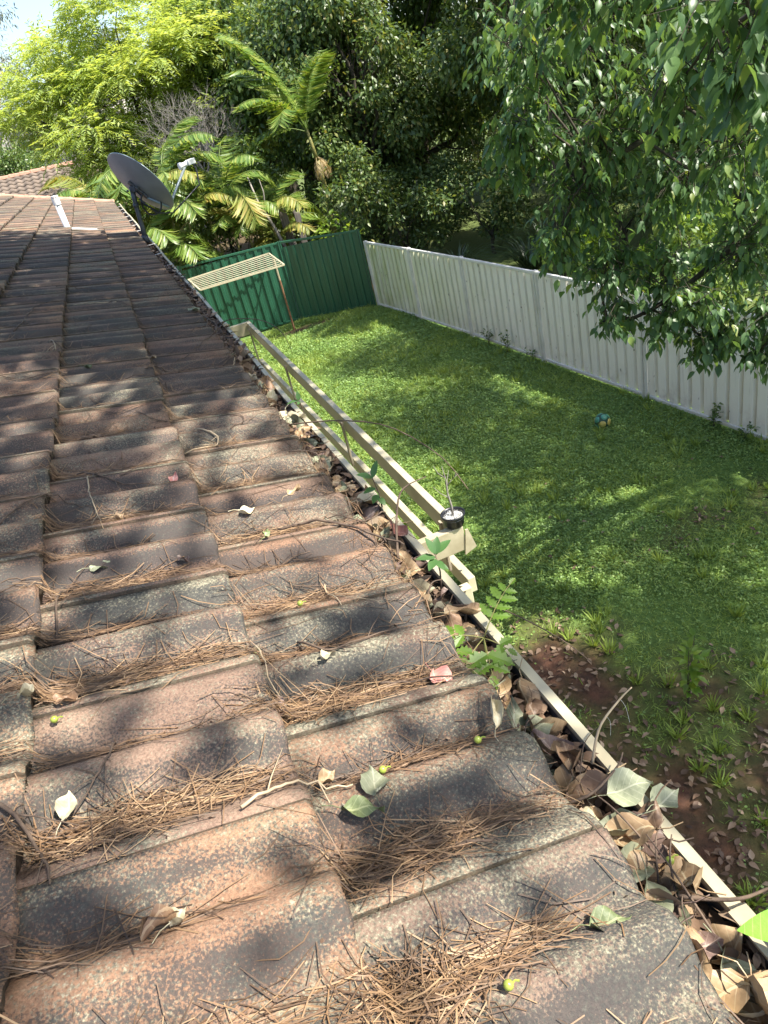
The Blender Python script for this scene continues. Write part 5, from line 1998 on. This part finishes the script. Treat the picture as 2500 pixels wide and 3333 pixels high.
def twiggy(p, d, L, r, depth):
    q = p + d * L
    mid = (p + q) / 2 + brs.normal(size=3) * L * .08
    mb.tube([tuple(p), tuple(mid), tuple(q)], [r, r * .8, r * .6], 4 if depth < 2 else 3, False)
    if depth <= 0:
        return
    for k in range(brs.randint(2, 5)):
        dd = unit((d + brs.normal(size=3) * .55 + np.array([0, 0, .12]))[None])[0]
        twiggy(p + (q - p) * (.45 + .55 * brs.rand()), dd, L * (.6 + .25 * brs.rand()), r * .6, depth - 1)


for k in range(11):
    a = k * 2.4
    twiggy(np.array([0, 0, 3.0 + .9 * brs.rand()]), unit(np.array([[math.cos(a) * .7, math.sin(a) * .5, 1.0]]))[0], .80, .020, 4)
mb.build('branches', M['bark_grey'], root)

# dense dark trees across the middle
DT = [('dense_tree', 'dense dark tree with small glossy leaves at the top centre', (10.0, 24.5), (4.2, 3.6, 4.4), 5.6, 60, 'dark_leaf', .14),
      ('dense_tree', 'dark broadleaf tree just right of the tall palm', (7.6, 22.6), (2.2, 2.0, 3.0), 4.6, 34, 'dark_leaf', .13),
      ('dense_tree', 'shaded dark tree rising behind the middle of the white fence', (11.8, 18.5), (3.0, 2.8, 3.6), 5.0, 44, 'dark_leaf', .13),
      ('leafy_tree', 'mid green tree behind the palm tops left of the dark trees', (7.2, 28.0), (3.0, 2.6, 3.6), 5.4, 40, 'mid_leaf', .15),
      ('leafy_tree', 'tall mid green tree far behind the dark trees on the right', (15.5, 27.0), (4.6, 3.5, 5.0), 6.2, 50, 'mid_leaf', .17),
      ('leafy_tree', 'sunlit tree beyond the white fence seen through camphor branches', (15.8, 13.0), (3.2, 3.2, 3.8), 4.4, 44, 'mid_leaf', .15),
      ('leafy_tree', 'dark green tree far off behind the wattle on the right', (9.0, 38.0), (5.0, 3.0, 5.0), 6.0, 44, 'mid_leaf', .22),
      ('leafy_tree', 'green tree behind the right half of the dense trees', (20.0, 20.0), (4.2, 4.0, 5.0), 5.0, 46, 'dark_leaf', .18)]
for nm, lab, b, rad, zc_, k, mt, sz in DT:
    cl_t = auto_clumps((b[0], b[1], zc_), rad, k, trs2, .24, .42, -.9)
    tree(nm, lab, b, (b[0] + .2, b[1], zc_ - rad[2] * .35), .16 + .03 * rad[0], cl_t, clump_leaves(cl_t, 900 if sz < .16 else 650, sz * 1.15, trs2, .7, T_RHOMB, .35), M[mt], M['bark'], limbs=2)

# understory shrubs behind the fences
US = [((7.4, 19.6), 1.5, 1.4, 'dark_leaf', 'dark shrub in shade behind the fence corner'),
      ((9.3, 18.2), 1.3, 1.2, 'dark_leaf', 'low dark shrub under the dense tree'),
      ((6.3, 19.8), 1.1, 1.9, 'dark_leaf', 'dark leafy bush behind the pale shrub at the green fence'),
      ((10.6, 14.4), 1.3, 1.2, 'dark_leaf', 'shaded bush behind the white fence beneath the trees'),
      ((8.2, 12.8), .75, 1.0, 'bright_leaf', 'sunlit light green bush showing over the white fence'),
      ((8.4, 9.6), .95, .9, 'mid_leaf', 'leafy green bush behind the white fence under the camphor'),
      ((9.9, 11.4), 1.1, .9, 'bright_leaf', 'sunny bush farther behind the white fence on the right'),
      ((11.8, 9.6), 1.3, 1.1, 'mid_leaf', 'green bush in the neighbouring yard at the right edge'),
      ((10.4, 27.5), 1.7, 1.8, 'dark_leaf', 'dim bush under the dense tree at the back'),
      ((12.8, 24.0), 1.8, 1.8, 'dark_leaf', 'dim thicket right of the dense tree trunk'),
      ((14.2, 20.5), 1.8, 1.7, 'dark_leaf', 'dim thicket behind the grassy clumps'),
      ((12.6, 16.4), 1.5, 1.4, 'dark_leaf', 'dark bush among the trunks beyond the white fence'),
      ((8.6, 21.2), 1.3, 1.5, 'dark_leaf', 'dark bush at the foot of the broadleaf tree by the palm'),
      ((14.5, 30.5), 2.2, 2.2, 'dark_leaf', 'dark thicket closing the gap at the back'),
      ((17.5, 24.0), 2.2, 2.2, 'dark_leaf', 'dark thicket deep on the right side'),
      ((11.0, 33.0), 2.2, 2.4, 'dark_leaf', 'far dark thicket between the trunks'),
      ((3.2, 21.4), 1.4, 1.9, 'mid_leaf', 'green bush filling behind the cane palms'),
      ((1.2, 22.0), 1.5, 2.2, 'mid_leaf', 'leafy bush behind the palm clump at the dish'),
      ((5.0, 22.6), 1.5, 2.4, 'mid_leaf', 'green thicket behind the tall palm trunk'),
      ((-2.2, 39.0), 2.2, 3.2, 'mid_leaf', 'green bush rising behind the neighbouring roof'),
      ((.6, 26.3), 1.7, 2.4, 'mid_leaf', 'dark green bush under the wattle crown')]
for b, rr, zc_, mt, lab in US:
    cl_t = auto_clumps((b[0], b[1], zc_), (rr, rr, max(.7, zc_ * .85)), 20, trs2, .30, .5, -1)
    tree('shrub', lab, b, (b[0], b[1], zc_ * .5), .05, cl_t, clump_leaves(cl_t, 900, .12, trs2, .4, T_RHOMB, .3), M[mt], M['bark'], cat='shrub', limbs=3)

# gums at the far left
for (bx, by, h, lab, mt) in ((-.4, 44, 11.5, 'thin gum tree with pale trunk against the sky at top left', 'euc_leaf'), (-3.6, 47, 13.0, 'hazy grey-green gum tree at the left edge', 'euc_leaf'),
                             (3.0, 50, 14.0, 'tall gum tree rising behind the wattle', 'euc_leaf'), (-5.2, 41, 8.0, 'low grey-green gum crown above the neighbouring roof', 'euc_leaf'), (8.5, 52, 14.0, 'far gum tree behind the palms', 'euc_leaf')):
    cl_t = auto_clumps((bx, by, h * .66), (2.4, 2.2, h * .33), 26, trs2, .26, .44, -.9)
    tree('gum_tree', lab, (bx, by), (bx + .3, by, h * .62), .16, cl_t, clump_leaves(cl_t, 210, .20, trs2, .9, T_NARROW, .2), M[mt], M['bark_pale'], limbs=2)

# far belt of trees that closes the view
fb = []
for k in range(46):
    a = math.radians(-42 + 150 * k / 45.0)
    d = 62 + 14 * trs2.rand()
    c = (d * math.sin(a), d * math.cos(a) * 1.0, 3.5 + 3 * trs2.rand())
    fb += auto_clumps(c, (4, 4, 4), 7, trs2, .35, .55, -.8)
V, F, r = clump_leaves(fb, 70, .55, trs2, .5, T_RHOMB, .2)
o = np_obj('far_woodland', V, F, M['euc_leaf'], None, False, r)
tag(o, 'grey-green far-off woodland closing the view', 'woodland', None, 'stuff')

# ================================================================== CAMPHOR TREE (overhanging branches, upper right)
crs2 = np.random.RandomState(303)
CB = np.array([9.0, 4.4, 0.0])
camphor = empty('camphor_tree', tuple(CB))
tag(camphor, 'large camphor laurel with drooping leafy branches hanging in from the right', 'tree')
limbs = {
    'main': [(9.0, 4.4, -.1), (8.9, 4.4, 1.6), (8.6, 4.3, 3.2), (7.8, 4.1, 4.6)],
    'l1': [(7.8, 4.1, 4.6), (6.2, 4.0, 5.1), (4.9, 4.0, 4.75), (3.9, 4.35, 4.05), (3.3, 4.75, 3.75)],
    'l2': [(6.2, 4.0, 5.1), (4.6, 3.2, 5.4), (3.3, 2.7, 5.0), (2.4, 2.35, 4.55)],
    'l3': [(7.0, 4.05, 4.85), (5.6, 4.2, 4.0), (4.6, 4.3, 3.25), (3.7, 4.5, 2.75), (3.2, 4.7, 2.65)],
    'l4': [(7.8, 4.1, 4.6), (6.6, 5.4, 5.6), (5.0, 6.2, 5.6), (3.8, 6.4, 5.0)],
    'l5': [(7.8, 4.1, 4.6), (6.4, 4.4, 7.0), (4.2, 4.8, 8.6), (2.4, 5.2, 9.0)],
    'l6': [(6.4, 4.4, 7.0), (4.6, 2.6, 8.2), (3.0, 1.6, 8.6)],
    'l7': [(7.8, 4.1, 4.6), (8.6, 5.6, 7.0), (9.4, 7.6, 9.0)],
    'l8': [(7.8, 4.1, 4.6), (8.4, 2.4, 6.8), (8.0, 1.2, 8.6)],
    'l9': [(8.6, 5.6, 7.0), (7.0, 7.6, 8.4), (4.4, 8.6, 9.2)],
    'l10': [(5.6, 4.2, 4.0), (5.0, 3.8, 3.5), (4.5, 3.75, 2.7)],
}
LR = {'main': (.24, .15), 'l1': (.10, .012), 'l2': (.055, .008), 'l3': (.05, .008), 'l4': (.06, .01), 'l5': (.10, .02), 'l6': (.06, .012), 'l7': (.09, .02), 'l8': (.09, .02), 'l9': (.07, .015), 'l10': (.025, .006)}
mb = MB()
LP = {}
for k, p in limbs.items():
    q = smooth_pts(p, 16)
    q[1:-1] += crs2.normal(size=(14, 3)) * .025
    LP[k] = q
    mb.tube([tuple(v - CB) for v in q], list(np.linspace(LR[k][0], LR[k][1], 16)), 8)
allp = np.concatenate([LP[k] for k in ('l1', 'l2', 'l3', 'l4', 'l10')])

# visible leafy clumps: centre, radius, number of twigs
VIS = [((2.15, 2.25, 4.62), .34, 26), ((2.45, 2.35, 4.30), .30, 22), ((2.75, 2.6, 4.75), .42, 34), ((2.35, 2.75, 4.35), .26, 12), ((2.9, 2.7, 4.15), .34, 26),
       ((2.85, 3.45, 4.75), .42, 34), ((3.2, 3.3, 4.35), .42, 36), ((2.55, 3.95, 4.75), .38, 26), ((3.4, 3.5, 3.85), .42, 34), ((3.1, 2.75, 3.70), .30, 18),
       ((3.35, 4.75, 3.95), .46, 44), ((2.95, 5.15, 3.95), .34, 30), ((3.25, 4.95, 3.55), .40, 34), ((3.7, 4.5, 4.15), .45, 34), ((3.75, 4.4, 3.5), .42, 34), ((3.05, 5.1, 4.35), .36, 26),
       ((3.3, 4.7, 3.10), .36, 30), ((3.6, 4.5, 2.95), .36, 28), ((3.95, 4.15, 3.05), .40, 30), ((4.2, 3.9, 3.45), .45, 30),
       ((3.3, 4.6, 2.72), .22, 16), ((3.6, 4.4, 2.62), .24, 20), ((3.85, 4.15, 2.50), .26, 24), ((4.05, 3.95, 2.62), .30, 22), ((3.72, 4.15, 2.42), .18, 14), ((3.98, 3.92, 2.36), .18, 14), ((4.25, 3.75, 2.75), .3, 20),
       ((3.6, 6.3, 4.6), .5, 30), ((4.4, 6.2, 4.4), .55, 34), ((5.0, 5.6, 4.0), .6, 36), ((4.6, 5.2, 3.4), .5, 30), ((5.2, 4.6, 3.2), .55, 30), ((4.9, 4.2, 4.3), .6, 36), ((5.6, 5.4, 5.0), .6, 30),
       ((3.9, 5.4, 5.1), .5, 30), ((3.2, 4.2, 5.0), .45, 26), ((4.4, 4.6, 3.9), .5, 30), ((4.6, 4.4, 3.0), .45, 26), ((5.4, 4.4, 2.6), .5, 26), ((5.0, 5.2, 2.6), .5, 24), ((5.6, 4.9, 3.9), .6, 30), ((6.2, 5.2, 3.4), .6, 26), ((2.75, 4.9, 4.15), .26, 18), ((2.8, 4.7, 4.6), .35, 22), ((3.5, 4.0, 2.85), .25, 14), ((3.0, 4.9, 3.3), .26, 16)]
lp_, la_, ln_, ls_ = [], [], [], []
for c, r, nt_ in VIS:
    c = np.array(c)
    near = allp[np.argmin(np.linalg.norm(allp - c, axis=1))]
    mid = c * .6 + near * .4 + crs2.normal(size=3) * .05
    mb.tube([tuple(near - CB), tuple(mid - CB), tuple(c - CB)], [.012, .008, .004], 5, False)
    dist = np.linalg.norm(c - np.array(CAM))
    for k in range(int(nt_ * 1.35)):
        d = rand_dir(1, crs2)[0]
        e = c + d * r * (.55 + .5 * crs2.rand()) * np.array([1, 1, .85]) + np.array([0, 0, -.03])
        s = c + (near - c) * (.35 * crs2.rand()) + crs2.normal(size=3) * .06
        m_ = (s + e) / 2 + np.array([0, 0, .05]) + crs2.normal(size=3) * .025
        mb.tube([tuple(s - CB), tuple(m_ - CB), tuple(e - CB)], [.0034, .0024, .0012], 4, False)
        nl = 9
        t = np.linspace(.30, 1.0, nl)
        for q in range(nl):
            b = (1 - t[q]) ** 2 * s + 2 * t[q] * (1 - t[q]) * m_ + t[q] ** 2 * e
            out = unit((e - s)[None])[0]
            az = crs2.rand() * 6.28
            lp_.append(b)
            hang = -.55 - .75 * crs2.rand()
            la_.append(out * .35 + np.array([math.cos(az) * .75, math.sin(az) * .75, hang]))
            ln_.append(np.array([math.cos(az) * .8, math.sin(az) * .8, .55]) + crs2.normal(size=3) * .35)
            ls_.append(.050 + .046 * crs2.rand())
lp_, la_, ln_, ls_ = map(np.array, (lp_, la_, ln_, ls_))
pos = lp_ + unit(la_) * (ls_ * .42)[:, None]
young = (crs2.rand(len(pos)) < .06)
rv = np.where(young, .85 + .15 * crs2.rand(len(pos)), .75 * crs2.rand(len(pos)))
parts = [scatter(T_LEAF, pos, la_, ln_, ls_, crs2, rv)]

# upper crown, out over roof and lawn: this is what throws the dappled shade
UP = []


SUNV = np.array(SDIR)
GAPS = [((x, y, 0.0), .46) for x, y in ((5.12, 10.31), (4.92, 9.31), (5.22, 11.86), (5.39, 8.64), (3.69, 6.41), (3.5, 5.59), (4.36, 5.94), (5.28, 5.64), (4.63, 4.45), (3.01, 5.46), (3.76, 11.54), (2.9, 3.39), (5.73, 5.71))]
GAPS += [(p, .20) for p in ((-.21, 2.56, 3.88), (.05, 2.46, 3.79), (.26, 2.43, 3.73), (.32, 2.17, 3.71), (-.44, 2.49, 3.95), (-.24, 1.1, 3.89), (-.03, .98, 3.82), (.23, 1.06, 3.74), (-.23, .66, 3.88), (-.13, .47, 3.85), (-.04, .45, 3.83), (.25, .52, 3.73), (.12, 1.35, 3.77), (.05, .41, 3.8))]


def canopy(x0, x1, y0, y1, z0, z1, n, r0, r1):
    nx = max(1, int(round(math.sqrt(n * (x1 - x0) / (y1 - y0)))))
    ny = max(1, int(round(n / nx)))
    for a in range(nx):
        for b in range(ny):
            c = np.array([x0 + (x1 - x0) * (a + crs2.rand()) / nx, y0 + (y1 - y0) * (b + crs2.rand()) / ny, z0 + (z1 - z0) * crs2.rand()])
            r = r0 + (r1 - r0) * crs2.rand()
            gap = False
            for P, w in GAPS:                      # openings in the crown where sun falls through
                d = c - np.array(P)
                if np.linalg.norm(d - SUNV * d.dot(SUNV)) < w:
                    gap = True
            if not gap:
                UP.append((c[0], c[1], c[2], r))


canopy(-.4, 3.6, 1.5, 6.9, 7.6, 9.4, 120, .6, .95)     # shades the middle of the roof
canopy(.0, 3.1, -1.8, 1.8, 7.6, 9.2, 48, .32, .54)      # broken shade on the near tiles
canopy(7.9, 10.4, .4, 10.4, 7.8, 10.0, 118, .6, .95)    # shades the lawn
canopy(5.9, 8.6, -3.2, 1.1, 7.2, 9.5, 56, .6, .95)
parts.append(clump_leaves(UP, 460, .135, crs2, .6, T_RHOMB, .25, .7))
for c in UP:
    k = min(('l5', 'l6', 'l7', 'l8', 'l9'), key=lambda q: np.linalg.norm(LP[q] - np.array(c[:3]), axis=1).min())
    near = LP[k][np.argmin(np.linalg.norm(LP[k] - np.array(c[:3]), axis=1))]
    mb.tube([tuple(np.array(p) - CB) for p in bent(near, c[:3], crs2, 5, .08)], list(np.linspace(.025, .006, 5)), 5, False)
mb.build('trunk', M['bark'], camphor, True)
V, F, r = join(parts)
np_obj('crown', V - CB, F, M['camphor'], camphor, False, r)

# tree beyond the white fence that shades the far lawn
sh = auto_clumps((12.9, 12.4, 8.0), (3.6, 3.2, 2.4), 40, trs2, .30, .45, -.8)
tree('leafy_tree', 'tall camphor-like tree beyond the white fence at the top right', (13.0, 13.2), (12.6, 13.0, 6.4), .24, sh, clump_leaves(sh, 420, .15, trs2, .6, T_RHOMB, .3), M['dark_leaf'], M['bark'], limbs=2)
